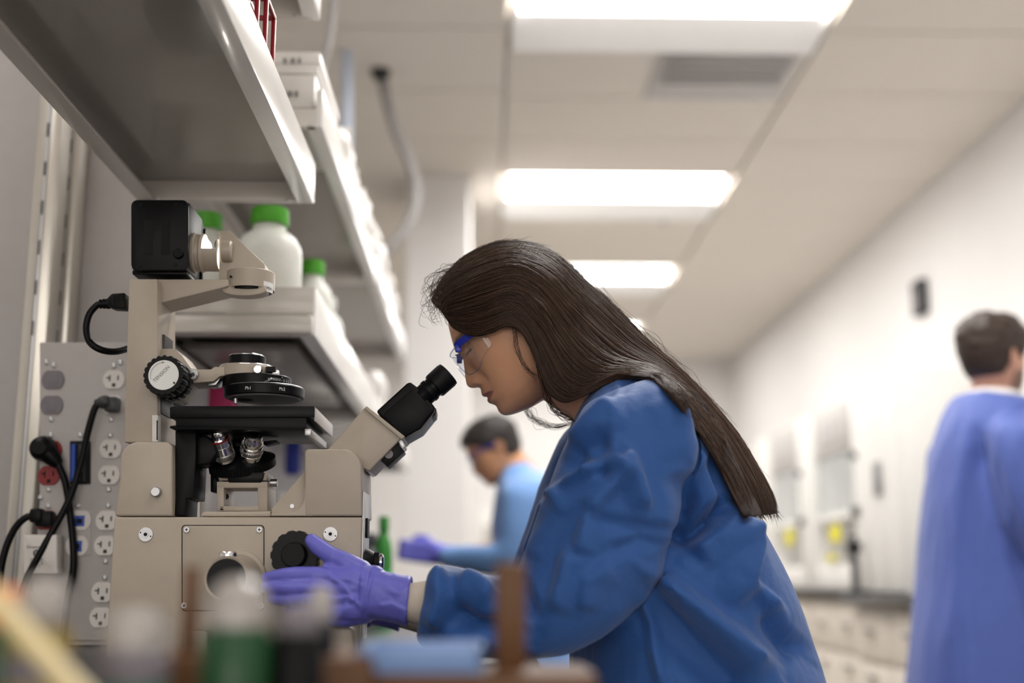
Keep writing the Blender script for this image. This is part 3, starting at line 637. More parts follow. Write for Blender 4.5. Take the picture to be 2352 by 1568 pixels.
# focus knob
def knurled(name, c, ax, r, depth, m, par, lobes=18, amp=0.0012, prof=None):
    a_, s_, t_ = frame_of(ax); n = lobes*8; V = []; Fc = []
    prof = prof or [(0, r*0.985, 1), (depth*0.06, r, 1), (depth*0.9, r, 1), (depth, r*0.96, 1)]
    for d, rr, on in prof:
        for q in range(n):
            th = 2*math.pi*q/n; w = rr + (amp*(1 if math.cos(lobes*th) > -0.3 else -1) if on else 0)
            V.append(Vector(c)+a_*d+(s_*math.cos(th)+t_*math.sin(th))*w)
    for i in range(len(prof)-1):
        for q in range(n): Fc.append((i*n+q, i*n+(q+1) % n, (i+1)*n+(q+1) % n, (i+1)*n+q))
    Fc.append(tuple(range(n))); Fc.append(tuple(reversed(range((len(prof)-1)*n, len(prof)*n))))
    return mobj(name, V, Fc, m, par, 30)
c = P(682, 1275, 1.60)
cyl('focus_shaft', (c.x, 1.62, c.z), (c.x, 1.60, c.z), 0.012, BK, sc)
kn = knurled('coarse_focus_knob', (c.x, 1.606, c.z), (0, -1, 0), 0.0305, 0.026, 'black_satin', sc, 14, 0.0007)
lathe('fine_focus_knob', (c.x, 1.58, c.z), (0, -1, 0), [(0, 0.0165), (0.012, 0.0155), (0.0135, 0.014)], BK, sc, 36)
# armrest foot below the hand
sub('arm_rest', [(640, 1520)] + [(640, 1452), (650, 1442), (780, 1438)] + arc(795, 1453, 16, 270, 360, 5) + [(816, 1520)], 1.575, 1.625, BG, sc, 0.004, 3)
sub('arm_rest', [(420, 1520), (420, 1452), (427, 1447), (470, 1447), (476, 1452), (476, 1520)], 1.585, 1.625, BG, sc, 0.004, 3)
# ---- rear pillar and lamp arm
sub('pillar', [(296, 640), (362, 640), (362, 1016), (284, 1016)], 1.65, 1.75, BG, sc, 0.0025)
sub('pillar_rail', [(349, 953), (363, 953), (363, 1014), (349, 1014)], 1.645, 1.66, 'white_plastic', sc, 0.0008)
sub('rail_slot', [(359.5, 965), (362, 965), (362, 1010), (359.5, 1010)], 1.6445, 1.646, 'dark_hole', sc)
sub('rack_gear', [(358, 764), (379, 768), (379, 805), (358, 805)], 1.675, 1.72, 'dark_grey', sc, 0.001)
sub('rack_gear', [(352, 908), (372, 908), (372, 950), (352, 950)], 1.665, 1.72, 'dark_grey', sc, 0.001)
sub('lamp_arm', [(344, 641), (525, 641), (525, 656), (505, 662), (358, 698), (344, 698)], 1.668, 1.732, BG, sc, 0.0015)
sub('prism_housing', [(503, 529), (527, 529), (608, 606), (608, 642), (503, 642)], 1.683, 1.717, BG, sc, 0.0012)
cp = P(528, 569, 1.66); lathe('housing_boss', (P(505, 569, 1.66).x, 1.678, P(505, 569, 1.66).z), (1, 0, 0), [(0, 0.015), (0.012, 0.015), (0.014, 0.013)], BG, sc, 24)
# lens barrel with its sticker
c = P(575, 645, YM); zt, zb_ = P(575, 627, YM).z, P(575, 668, YM).z
lathe('field_lens_barrel', (c.x, YM, zb_), (0, 0, 1), [(0.004, 0.030), (0.0, 0.0345), (zt-zb_-0.001, 0.0345), (zt-zb_, 0.0335)], BG, sc, 48)
lathe('iris_ring', (c.x, YM, zb_-0.0035), (0, 0, 1), [(0, 0.026), (0.001, 0.031), (0.005, 0.031)], 'black_satin', sc, 40)
sub('barrel_lip', arc(566, 672, 50, 180, 0, 12, 12) + [(612, 660), (515, 660)], 1.674, 1.700, BG, sc, 0.001, Yt=1.69)
st = P(619, 656, 1.672); q_ = []
ang0 = -0.62
def on_barrel(th, z, r=0.0347): return Vector((c.x + r*math.sin(th), YM - r*math.cos(th), z))
z0s, z1s = P(619, 668, 1.675).z, P(619, 645, 1.675).z
V = [on_barrel(0.75+0.12*i, z) for i in range(6) for z in (z0s, z1s)]; Fc = [(2*i, 2*i+2, 2*i+3, 2*i+1) for i in range(5)]
stk = mobj('aperture_sticker', V, Fc, 'print_white', sc, 60)
tp = on_barrel(1.02, (z0s+z1s)/2-0.002, 0.0351); text_obj('print', 'OPEN\u2013', 0.0058, tp, Vector((math.cos(1.02), math.sin(1.02), 0)), ZU, 'print_black', stk, 0.00005)
disc('grub_screw', 530, 635, 1.667, 0.0018, 0.0006, 'dark_hole')
# collector tube
c = P(455, 581, YM); xa = P(438, 581, YM).x
lathe('lamp_mount', (xa-0.004, YM, c.z), (1, 0, 0), [(0, 0.026), (0.008, 0.027)], BK, sc, 36)
lathe('collector_flange', (xa+0.004, YM, c.z), (1, 0, 0), [(0, 0.0285), (0.004, 0.0290), (0.005, 0.0270), (0.011, 0.0265), (0.013, 0.0285), (0.017, 0.0270)], BG, sc, 40)
n = 20; V = []; Fc = []; x0 = xa+0.017; x1 = P(506, 581, YM).x      # lower half tube
for x in (x0, x1):
    for r in (0.0265, 0.0235):
        for k in range(n+1):
            th = math.pi + math.pi*k/n; V.append((x, YM+r*math.cos(th), c.z+r*math.sin(th)))
m_ = n+1
for k in range(n):
    Fc += [(k, k+1, 2*m_+k+1, 2*m_+k), (m_+k, 3*m_+k, 3*m_+k+1, m_+k+1), (k, m_+k, m_+k+1, k+1), (2*m_+k, 2*m_+k+1, 3*m_+k+1, 3*m_+k)]
Fc += [(0, 2*m_, 3*m_, m_), (n, m_+n, 3*m_+n, 2*m_+n)]
mobj('collector_tube', V, Fc, BG, sc)
lathe('lamp_lens', (xa+0.016, YM, c.z), (1, 0, 0), [(0, 0.022), (0.006, 0.0215), (0.011, 0.016), (0.014, 0.006)], 'lamp_glow', sc, 30)
lathe('condenser_lens', (x1-0.003, YM, c.z), (-1, 0, 0), [(0, 0.020), (0.002, 0.019), (0.004, 0.01)], 'chrome', sc, 30)
sub('filter_lever', [(468, 527), (474, 527), (473, 560), (466, 560)], 1.695, 1.699, BK, sc, 0.0004, Yt=YM)
lathe('filter_disc', (P(471, 570, YM).x, YM, c.z), (1, 0, 0), [(0, 0.018), (0.0012, 0.018)], BK, sc, 30)
# lamp house
lh = sub('lamp_house', rrect(301, 459, 432, 620, 14, 6), 1.655, 1.662, BK, sc, 0.0008, Yt=1.655)
xa_, xb_ = P(306, 540, 1.662).x, P(431, 540, 1.655).x; za_, zc_ = P(360, 617, 1.66).z, P(360, 463, 1.66).z
span('vent_core', (xa_, xb_-0.001), (1.662, 1.742), (za_, zc_), 'dark_grey', lh, 0.003)
sub('back_shell', rrect(303, 459, 432, 620, 14, 6), 1.742, 1.750, BK, lh, 0.0008, Yt=1.655)
span('base_plate', (xa_, xb_-0.002), (1.668, 1.746), (za_-0.006, za_), 'black_satin', lh, 0.001)
lathe('light_leak', P(386, 622, 1.69), (0, 0, -1), [(0, 0.008), (0.0008, 0.008)], 'lamp_glow', lh, 20)
for u in (342, 381): sub('vent_slot', [(u-10, 506), (u+10, 506), (u+9, 585), (u-11, 585)], 1.6546, 1.656, 'dark_hole', lh, 0.0002, Yt=1.655)
for (u, v) in ((324, 470), (405, 470), (321, 608), (403, 608)): lathe('screw', P(u, v, 1.655), (0, -1, 0), [(0, 0.003), (0.0006, 0.0028)], 'black_satin', lh, 14)
lathe('clamp_screw', P(411, 584, 1.655), (0, -1, 0), [(0, 0.007), (0.006, 0.0068), (0.007, 0.006)], 'black_satin', lh, 24)
# lamp cable with its plug
pl = sub('power_plug', [(292, 676), (262, 678), (252, 688), (252, 706), (264, 711), (292, 712)], 1.688, 1.712, BK, sc, 0.002, Yt=YM)
for k in range(6): sub('plug_rib', [(266+k*4, 682), (268+k*4, 682), (268+k*4, 706), (266+k*4, 706)], 1.6865, 1.689, 'dark_hole', pl, Yt=YM)
a = P(253, 697, YM); lathe('strain_relief', a, (-1, 0, -0.05), [(0, 0.0075), (0.004, 0.0078), (0.005, 0.0065), (0.009, 0.0075), (0.010, 0.006), (0.014, 0.007)], BK, sc, 16)
tube('lamp_cable', [P(238, 698, YM), P(224, 700, YM), P(205, 722, YM), P(198, 755, YM), P(206, 785, YM), P(232, 803, YM), P(268, 807, YM+0.02), P(310, 795, YM+0.06)], 0.0048, 'black_satin', sc, 12)
# ---- condenser focus block and knobs
sub('focus_block', [(358, 800), (402, 800), (418, 815), (452, 862), (408, 912), (356, 912)], 1.672, 1.735, BG, sc, 0.002)
c = P(377, 862, 1.62)
tk = knurled('tension_knob', (c.x, 1.675, c.z), (0, -1, 0), 0.0262, 0.058, 'black_plastic', sc, 20, 0.0007,
             [(0, 0.0262, 1), (0.014, 0.0262, 1), (0.016, 0.0235, 0), (0.030, 0.0235, 0), (0.032, 0.0268, 1), (0.056, 0.0268, 1), (0.058, 0.0258, 1)])
dc = Vector((c.x, 1.617, c.z)); lathe('knob_face', dc, (0, -1, 0), [(0, 0.0203), (0.0008, 0.0200)], 'print_white', tk, 40)
# (the face carries curved arrow and the word)
fw = dc + Vector((0, -0.0011, 0)); rot = math.radians(47)
text_obj('print', 'TENSION', 0.0068, fw + Vector((-0.0025, 0, 0.0015)), Vector((math.cos(rot), 0, math.sin(rot))), Vector((-math.sin(rot), 0, math.cos(rot))), 'print_grey', tk, 0.00005)
ap = [fw + Vector((0.0172*math.cos(math.radians(t_)), 0, 0.0172*math.sin(math.radians(t_)))) for t_ in range(200, 88, -8)]
V, Fc = tube_vf(ap, 0.00022, 6); mobj('arrow_line', V, Fc, 'print_grey', tk)
e_ = ap[-1]; mobj('arrow_head', [e_+Vector((0.003, 0, 0)), e_+Vector((-0.0012, 0, 0.0013)), e_+Vector((-0.0012, 0, -0.0013))], [(0, 1, 2)], 'print_grey', tk, 0)
lathe('face_dot', fw + Vector((0.0148, 0, -0.0105)), (0, -1, 0), [(0, 0.0014), (0.0003, 0.0014)], 'print_black', tk, 12)
c2 = P(395, 862, 1.76); knurled('far_knob', (c2.x, 1.735, c.z), (0, 1, 0), 0.0262, 0.045, 'dark_grey', sc, 20, 0.0007)
# condenser arm and ring
sub('condenser_arm', [(432, 848), (484, 848), (492, 842), (520, 842), (520, 862), (505, 864), (490, 876), (432, 880)], 1.672, 1.728, BG, sc, 0.0015)
o = disc('pivot_screw', 443, 860, 1.670, 0.0078, 0.003, 'steel', sc, 0.0006); cc = P(443, 860, 1.667)
lathe('hex_socket', (cc.x, 1.667, cc.z), (0, -1, 0), [(0, 0.003), (0.0002, 0.003)], 'dark_grey', o, 6)
for d in (-0.005, 0.005): lathe('pin_hole', (cc.x+d, 1.667, cc.z-d*0.4), (0, -1, 0), [(0, 0.0009), (0.0002, 0.0009)], 'dark_hole', o, 8)
sub('arm_bracket', [(478, 880), (490, 878), (500, 866), (506, 868), (496, 884), (478, 886)], 1.68, 1.71, 'steel', sc, 0.0005)
def vz(u, v): return P(u, v, YM).z
def ring(name, u, v0, v1, r, m, par=sc, n=56, bev=0.001, Yc=YM):
    c_ = P(u, v1, Yc); h_ = vz(u, v0)-vz(u, v1)
    return lathe(name, (c_.x, Yc, vz(u, v1)), (0, 0, 1), [(0, r-bev), (bev, r), (h_-bev, r), (h_, r-bev)], m, par, n)
cr = ring('condenser_ring', 567, 846, 869, 0.0385, BG)
ring('chrome_ring', 567, 842, 846.5, 0.0378, 'chrome'); ring('lens_collar', 567, 819, 842, 0.0258, 'black_satin'); ring('lens_rim', 567, 817, 821, 0.0250, 'chrome')
o = ring('condenser_lens', 567, 815, 818, 0.021, 'chrome')
a = P(593, 850, 1.66); lathe('centering_screw', (a.x, 1.662, a.z), (0.05, -1, 0), [(0, 0.0058), (0.010, 0.0058), (0.011, 0.005)], 'chrome', sc, 24)
span('ring_window', (P(610, 850, 1.668).x, P(632, 850, 1.668).x), (1.669, 1.69), (vz(620, 862), vz(620, 850)), 'dark_hole', sc)
a = P(637, 858, 1.69); span('lock_tab', (a.x-0.005, a.x+0.003), (1.675, 1.69), (a.z-0.003, a.z+0.003), 'chrome', sc, 0.0005)
ap_ = ring('aperture_drum', 590, 868, 894, 0.0475, 'black_satin')
tur = ring('phase_turret', 607, 893, 915, 0.0555, 'black_satin'); ring('turret_rim', 607, 890.5, 893.5, 0.0550, 'steel'); 
ring('turret_underside', 607, 914, 918, 0.050, 'grey_plastic'); ring('phase_opening', 560, 917, 919, 0.013, 'dark_hole')
cyl('locating_pin', P(541, 915, 1.662), P(541, 926, 1.662), 0.0028, 'steel', sc, 14)
cu_ = P(590, 880, YM); ct = P(607, 903, YM)
def drum_text(body, cx, zc, r, th, size, par):
    p_ = Vector((cx + r*math.sin(th), YM - r*math.cos(th), zc)); text_obj('print', body, size, p_, Vector((math.cos(th), math.sin(th), 0)), ZU, 'print_white', par, 0.00005)
for k, ch in enumerate('\u25c0CLOSE\u2013OPEN'.replace('\u25c0', '<')): drum_text(ch, cu_.x, cu_.z, 0.0477, 0.52+k*0.075, 0.0048, ap_)
drum_text('A', cu_.x, cu_.z+0.004, 0.0477, 0.98, 0.003, ap_)
drum_text('Ph1', ct.x, ct.z-0.001, 0.0557, -0.22, 0.0062, tur); drum_text('Ph2', ct.x, ct.z-0.001, 0.0557, 0.62, 0.0062, tur)
lv = P(617, 872, 1.655); tube('aperture_lever', [P(606, 876, 1.657), P(616, 873, 1.652), P(626, 869, 1.648), P(630, 870, 1.646)], 0.0012, 'chrome', ap_, 8)
# ---- stage
s1 = sub('stage_top', [(390, 935), (398, 932), (722, 932), (722, 958), (390, 960)], 1.605, 1.795, 'black_satin', sc, 0.001)
sub('stage_slide', [(404, 958), (704, 958), (704, 985), (404, 979)], 1.607, 1.775, BK, sc, 0.0008)
sub('stage_rail', [(390, 978), (404, 976), (700, 982), (700, 988), (410, 986), (390, 983)], 1.609, 1.78, 'black_satin', sc, 0.0008)
xs = P(722, 940, 1.605).x
span('stage_end_scale', (xs, xs+0.002), (1.607, 1.79), (vz(700, 960)-0.016, P(722, 936, 1.605).z), 'plate_paint', sc, 0.0004)
span('stage_runner', (xs-0.012, xs-0.004), (1.607, 1.77), (P(700, 1000, 1.61).z, P(700, 985, 1.61).z), 'steel', sc, 0.0005)
ring('stage_opening', 600, 990, 992, 0.02, 'dark_hole')
sub('stage_bracket', [(402, 988), (450, 988), (450, 1050), (445, 1145), (428, 1145), (426, 1184), (400, 1184), (404, 1140)], 1.632, 1.70, BK, sc, 0.002)
sub('bracket_knuckle', [(448, 1000), (476, 1000), (492, 1016), (500, 1040), (482, 1066), (452, 1070), (430, 1060)], 1.645, 1.69, BK, sc, 0.003, 3)
sub('bracket_slot', [(436, 1085), (446, 1085), (446, 1140), (436, 1140)], 1.66, 1.72, 'dark_grey', sc, 0.001)
# ---- nosepiece with objectives
nc = P(556, 1058, YM); nax = Vector((-0.10, -0.40, 1)).normalized()
nz_ = knurled('nosepiece', nc - nax*0.011, nax, 0.0455, 0.014, 'black_plastic', sc, 60, 0.0004, [(0, 0.040, 0), (0.001, 0.0455, 1), (0.012, 0.0455, 1), (0.0125, 0.043, 0), (0.014, 0.041, 0), (0.022, 0.024, 0)])
def objective(u0, v0, u1, v1, Yb, Yt_, r, lab, prof):
    a_ = P(u0, v0, Yb); b_ = P(u1, v1, Yt_); L_ = (b_-a_).length
    o_ = lathe('objective', a_, b_-a_, [(L_*f, r*q) for f, q in prof], 'chrome', sc, 36, 30)
    V, Fc = [], []
    kb = knurled('knurl_ring', a_+(b_-a_)*lab[0], b_-a_, r*lab[1], L_*0.16, 'steel', o_, 30, 0.0003)
    lathe('front_lens', b_-(b_-a_)*0.02, b_-a_, [(0, r*0.5), (L_*0.03, r*0.45)], 'black_satin', o_, 20)
    return o_
objective(520, 1056, 499, 989, 1.672, 1.644, 0.0136, (0.10, 1.02), [(0, 0.95), (0.02, 1.0), (0.09, 1.0), (0.10, 0.93), (0.27, 0.93), (0.28, 1.0), (0.50, 0.98), (0.51, 0.94), (0.52, 0.98), (0.70, 0.92), (0.78, 0.72), (0.86, 0.72), (0.87, 0.66), (0.95, 0.62), (1, 0.5)])
objective(576, 1054, 582, 996, 1.674, 1.644, 0.0150, (0.30, 1.03), [(0, 0.9), (0.10, 0.92), (0.11, 0.98), (0.28, 1.0), (0.30, 0.95), (0.50, 1.0), (0.56, 0.98), (0.57, 0.9), (0.62, 0.97), (0.80, 0.96), (0.84, 0.9), (0.96, 0.86), (1, 0.7)])
objective(548, 1045, 545, 1000, 1.725, 1.735, 0.012, (0.3, 1.02), [(0, 1), (0.3, 1), (0.32, 0.9), (0.7, 0.9), (0.8, 0.7), (1, 0.6)])
cyl('colour_band', P(505, 1010, 1.652), P(504.2, 1007.5, 1.651), 0.0128, 'red_plastic', sc, 20)
sub('nosepiece_stop', [(596, 1014), (634, 1010), (636, 1015), (606, 1021)], 1.69, 1.72, BK, sc, 0.0006)
# ---- turret support with open window
sub('support_plate', [(503, 1086), (612, 1086), (612, 1103), (503, 1103)], 1.672, 1.73, BG, sc, 0.001)
sub('support_bearing', [(520, 1084), (606, 1084), (600, 1108), (525, 1108)], 1.664, 1.735, 'black_satin', sc, 0.001)
fr = bmesh.new()
def addpr(bm, px, Y0, Y1, bev=0.0006):
    p_ = [P(u, v, Y0) for u, v in px]; q = bm_prism(p_, (0, Y1-Y0, 0), bev); me_ = bpy.data.meshes.new('x'); q.to_mesh(me_); q.free(); bm.from_mesh(me_); bpy.data.meshes.remove(me_)
addpr(fr, [(498, 1106), (614, 1106), (614, 1120), (498, 1120)], 1.665, 1.735)
addpr(fr, [(498, 1118), (514, 1118), (514, 1172), (498, 1172)], 1.665, 1.735); addpr(fr, [(592, 1118), (614, 1118), (614, 1172), (592, 1172)], 1.665, 1.735)
addpr(fr, [(498, 1162), (614, 1162), (614, 1173), (498, 1173)], 1.665, 1.735)
bm_obj('turret_support', fr, BG, sc)
a = P(612, 1109, 1.69); lathe('lock_knob', (a.x, 1.69, a.z), (1, 0, 0), [(0, 0.003), (0.005, 0.003), (0.0055, 0.0055), (0.014, 0.0055), (0.015, 0.005)], 'steel', sc, 20)
disc('bore', 519, 1140, 1.68, 0.004, 0.0002, 'dark_hole', sc)
sub('side_motor', [(483, 1088), (500, 1086), (500, 1130), (483, 1130)], 1.70, 1.74, BK, sc, 0.002)
# ---- binocular head
sub('head_tube', [(750, 1034), (835, 938), (842, 934), (926, 1003), (918, 1010), (848, 1082), (833, 1074)], 1.652, 1.748, BG, sc, 0.0022, 3)
sub('head_flange', [(836, 937), (843, 932), (930, 1002), (922, 1009)], 1.648, 1.752, BG, sc, 0.001)
sub('slider_box', [(904, 1009), (929, 1036), (890, 1072), (866, 1047)], 1.66, 1.70, BK, sc, 0.001)
a = P(893, 1043, 1.66); lathe('slider_cap', (a.x, 1.66, a.z), (0, -1, 0), [(0, 0.006), (0.0015, 0.0058)], 'grey_plastic', sc, 24)
sub('slider_rail', [(914, 1012), (922, 1006), (931, 1024), (924, 1032)], 1.655, 1.70, 'steel', sc, 0.0008)
sub('prism_plate', [(836, 1078), (862, 1050), (870, 1058), (846, 1086)], 1.66, 1.735, 'steel', sc, 0.0008)
bb = sub('binocular_body', [(864, 944), (934, 880), (942, 876), (958, 888), (999, 934), (998, 944), (966, 984), (920, 1010)], 1.655, 1.745, 'black_satin', sc, 0.004, 3)
sub('side_cover', [(878, 952), (948, 892), (962, 904), (994, 940), (962, 980), (924, 1002)], 1.650, 1.657, BK, sc, 0.0022)
ax = Vector((0.735, 0, 0.678)).normalized()
for Ye, nm in ((1.668, 0), (1.732, 1)):
    p0 = P(941, 938, Ye)
    if nm: p0 = p0 + Vector((0.0, 0, 0))
    et = lathe('eyepiece_tube', p0, ax, [(0, 0.0175), (0.008, 0.0175), (0.009, 0.0155), (0.036, 0.0155), (0.037, 0.0162), (0.040, 0.0162), (0.041, 0.0150), (0.046, 0.0150)], 'black_satin', sc, 36)
    lathe('eyecup', p0+ax*0.046, ax, [(0, 0.0172), (0.001, 0.0182), (0.022, 0.0186), (0.023, 0.0180), (0.026, 0.0176), (0.027, 0.015), (0.024, 0.011)], BK, et, 40)
    lathe('dioptre_ring', p0+ax*0.034, ax, [(0, 0.0165), (0.004, 0.0165)], 'black_plastic', et, 40)
sub('hinge_cover', [(985, 925), (1002, 938), (1000, 952), (986, 960)], 1.67, 1.73, BK, sc, 0.001)
# ================================================================== OUT-OF-FOCUS THINGS AT THE FRONT OF THE BENCH
mat('amber_wood', (0.11, 0.042, 0.008), 0.5, var=0.2, nscale=8, stretch=(1, 1, 6)); mat('cream_rod', (0.80, 0.66, 0.36), 0.35); mat('bottle_green', (0.006, 0.06, 0.016), 0.35)
mat('sky_blue', (0.20, 0.32, 0.60), 0.4); mat('orange', (0.70, 0.18, 0.02), 0.5); mat('olive', (0.30, 0.22, 0.05), 0.5); mat('teal_print', (0.01, 0.12, 0.08), 0.5); mat('cap_grey', (0.40, 0.37, 0.35), 0.22, coat=0.3); mat('cap_white', (0.82, 0.78, 0.75), 0.3)
YFG = 0.80
def xf(u, Y): return P(u, 1450, Y).x
def zf(v, Y): return P(700, v, Y).z
t = thing('wooden_rack', (xf(800, YFG), YFG, BENCH), 'blurred amber wooden rack with two upright posts in the foreground', 'rack')
span('block', (xf(300, YFG), xf(860, YFG)), (YFG, YFG+0.10), (BENCH, zf(1508, YFG)), 'amber_wood', t, 0.003)
span('block', (xf(862, YFG), xf(1370, YFG)), (YFG, YFG+0.10), (BENCH, zf(1548, YFG)), 'amber_wood', t, 0.003)
span('post', (xf(390, YFG), xf(422, YFG)), (YFG+0.03, YFG+0.038), (zf(1510, YFG), zf(1300, YFG)), 'amber_wood', t, 0.001)
span('post', (xf(1138, YFG), xf(1212, YFG)), (YFG+0.03, YFG+0.05), (zf(1550, YFG), zf(1290, YFG)), 'amber_wood', t, 0.002)
t = thing('blue_tray', (xf(960, YFG), YFG+0.05, zf(1548, YFG)), 'blurred pale blue tray lying on the wooden rack', 'tray')
zt = zf(1548, YFG)
span('tray_base', (xf(830, YFG+0.03), xf(1110, YFG+0.03)), (YFG+0.004, YFG+0.095), (zt, zt+0.004), 'sky_blue', t, 0.001)
for (a, b, c, d) in ((0, 1, 0, 0.08), (0, 1, 0.92, 1), (0, 0.05, 0, 1), (0.95, 1, 0, 1)):
    X0, X1_ = xf(830, YFG+0.03), xf(1110, YFG+0.03); span('tray_wall', (X0+(X1_-X0)*a, X0+(X1_-X0)*b), (YFG+0.004+0.091*c, YFG+0.004+0.091*d), (zt+0.004, zt+0.016), 'sky_blue', t, 0.001)
def vial(u, Y, r, ztop, bodym, capm, label, frac=0.72, extra=None):
    x = xf(u, Y); h = ztop-BENCH
    t = thing('reagent_bottle', (x, Y, BENCH), label, 'bottle', 'blurred bottles in the foreground')
    lathe('body', (x, Y, BENCH), (0, 0, 1), [(0, r*0.93), (0.002, r), (h*frac*0.92, r), (h*frac, r*0.8)], bodym, t, 28)
    lathe('cap', (x, Y, BENCH+h*frac), (0, 0, 1), [(0, r*0.82), (0.001, r*0.86), (h*(1-frac)*0.55, r*0.84), (h*(1-frac)*0.85, r*0.66), (h*(1-frac), r*0.3)], capm, t, 28)
    if extra: lathe('label_band', (x, Y, BENCH+h*extra[1]), (0, 0, 1), [(0, r*1.01), (h*extra[2], r*1.01)], extra[0], t, 28, cap=False)
    return t
vial(545, 0.72, 0.0200, zf(1326, 0.72), 'bottle_green', 'cap_grey', 'blurred green bottle with pale cap in front of the microscope', 0.72)
vial(685, 0.73, 0.0160, zf(1385, 0.73), 'black_plastic', 'grey_plastic', 'blurred black bottle beside the green one', 0.80)
vial(735, 0.82, 0.0100, zf(1345, 0.82), 'black_plastic', 'cap_grey', 'blurred slim black tube with pale cap below the glove', 0.76)
vial(312, 0.70, 0.0195, zf(1395, 0.70), 'grey_plastic', 'cap_grey', 'blurred grey bottle with pale cap and dark green print at the left', 0.74, ('teal_print', 0.30, 0.22))
vial(95, 0.68, 0.0165, zf(1326, 0.68), 'olive', 'cap_grey', 'blurred olive bottle with pale cap at the left edge', 0.74, ('grey_plastic', 0.45, 0.15))
vial(8, 0.74, 0.0145, zf(1345, 0.74), 'bottle_green', 'orange', 'blurred green bottle with orange cap at the left edge', 0.74)
t = thing('glass_rod', P(165, 1600, 0.62), 'blurred cream rod slanting across the lower left corner', 'rod')
a, b = P(-60, 1325, 0.66), P(190, 1605, 0.62); 
V, Fc = tube_vf(catmull([a, (a+b)/2, b], 4), 0.0055, 14); mobj('shaft', V, Fc, 'cream_rod', t, 60)
lathe('tip', b, b-a, [(0, 0.0062), (0.012, 0.0046), (0.03, 0.002)], 'cream_rod', t, 14)
# ================================================================== PEOPLE: shared builders
from mathutils import noise as mnoise
def remesh(parts, voxel, smooth=4, fac=0.5):
    """union of closed meshes -> one continuous surface (arrays)"""
    V = []; Fc = []
    for v, f in parts:
        o = len(V); V += [tuple(p) for p in v]; Fc += [tuple(i+o for i in q) for q in f]
    me = bpy.data.meshes.new('tmp'); me.from_pydata(V, [], Fc); me.update()
    ob = bpy.data.objects.new('tmp', me); COL.objects.link(ob)
    m = ob.modifiers.new('r', 'REMESH'); m.mode = 'VOXEL'; m.voxel_size = voxel; m.adaptivity = 0
    if smooth: sm = ob.modifiers.new('s', 'SMOOTH'); sm.iterations = smooth; sm.factor = fac
    dg = bpy.context.evaluated_depsgraph_get(); e = bpy.data.meshes.new_from_object(ob.evaluated_get(dg))
    v = np.zeros(len(e.vertices)*3); e.vertices.foreach_get('co', v); v = v.reshape(-1, 3)
    f = [tuple(p.vertices) for p in e.polygons]
    nn = np.zeros(len(e.vertices)*3); e.vertex_normals.foreach_get('vector', nn); nn = nn.reshape(-1, 3)
    bpy.data.objects.remove(ob); bpy.data.meshes.remove(me); bpy.data.meshes.remove(e)
    return v, f, nn
def normals_of(v, f):
    me = bpy.data.meshes.new('n'); me.from_pydata(v.tolist(), [], f); me.update()
    nn = np.zeros(len(v)*3); me.vertex_normals.foreach_get('vector', nn); bpy.data.meshes.remove(me); return nn.reshape(-1, 3)
def capsules(chain, n=16):
    """chain of (point, radius): tapered limb with round joints"""
    out = []
    for i, (p, r) in enumerate(chain):
        bm = bmesh.new(); bmesh.ops.create_uvsphere(bm, u_segments=n, v_segments=n//2, radius=r); bm.verts.index_update()
        out.append(([Vector(p)+v.co for v in bm.verts], [tuple(q.index for q in fc.verts) for fc in bm.faces])); bm.free()
        if i:
            p0, r0 = chain[i-1]; d = Vector(p)-Vector(p0)
            if d.length > 1e-5: out.append(lathe_vf(p0, d, [(0, r0), (d.length, r)], n))
    return out
def cat_arr(A, n):
    """smooth interpolation of rows of numbers"""
    A = np.array(A, float); q = np.vstack([2*A[0]-A[1], A, 2*A[-1]-A[-2]]); out = []
    for i in range(1, len(q)-2):
        for k in range(n):
            t = k/n; a, b, c, d = q[i-1], q[i], q[i+1], q[i+2]
            out.append(0.5*((2*b)+(c-a)*t+(2*a-5*b+4*c-d)*t*t+(3*b-a-3*c+d)*t**3))
    out.append(A[-1]); return np.array(out)
def loft_px(st, sub=4, n=48, power=2.3, sq=None):
    """stations (u0,v0,u1,v1,Yc,half depth): cross-sections spanning two outline pixels and the depth"""
    S = cat_arr(st, sub); V = []; Fc = []
    for (u0, v0, u1, v1, Yc, hd) in S:
        a = P(u0, v0, Yc); b = P(u1, v1, Yc); c = (a+b)/2; h = (a-b)/2
        for k in range(n):
            th = 2*math.pi*k/n; cs, sn = math.cos(th), math.sin(th)
            x = math.copysign(abs(cs)**(2/power), cs); y = math.copysign(abs(sn)**(2/power), sn)
            V.append(c + h*x + Vector((0, hd*y, 0)))
    for i in range(len(S)-1):
        for k in range(n): Fc.append((i*n+k, i*n+(k+1) % n, (i+1)*n+(k+1) % n, (i+1)*n+k))
    Fc.append(tuple(range(n))); Fc.append(tuple(reversed(range((len(S)-1)*n, len(S)*n))))
    return V, Fc
def mirror_y(part, Ym):
    v, f = part; return [Vector((p[0], 2*Ym-p[1], p[2])) for p in v], [tuple(reversed(q)) for q in f]
KP = 0.000607                                # metres per unit of the head drawing
PROF = [(190, -20), (184, 20), (170, 52), (150, 74), (114, 92), (80, 102), (60, 106), (50, 105), (42, 101), (36, 100.5), (28, 103), (14, 109), (-1, 115.5), (-14, 121.5), (-24, 125), (-30, 125), (-37, 121), (-41.5, 115), (-44.5, 103),
        (-48, 101.5), (-54, 103.5), (-60, 106), (-65, 107.5), (-70, 105.5), (-73, 100.5), (-75, 98.5), (-77, 100), (-81, 103), (-86, 103.5), (-91, 100.5), (-97, 94), (-102, 91.5), (-109, 92), (-116, 93.5), (-124, 91.5), (-130, 87.5), (-135, 81), (-140, 66), (-144, 45), (-147, 20)]
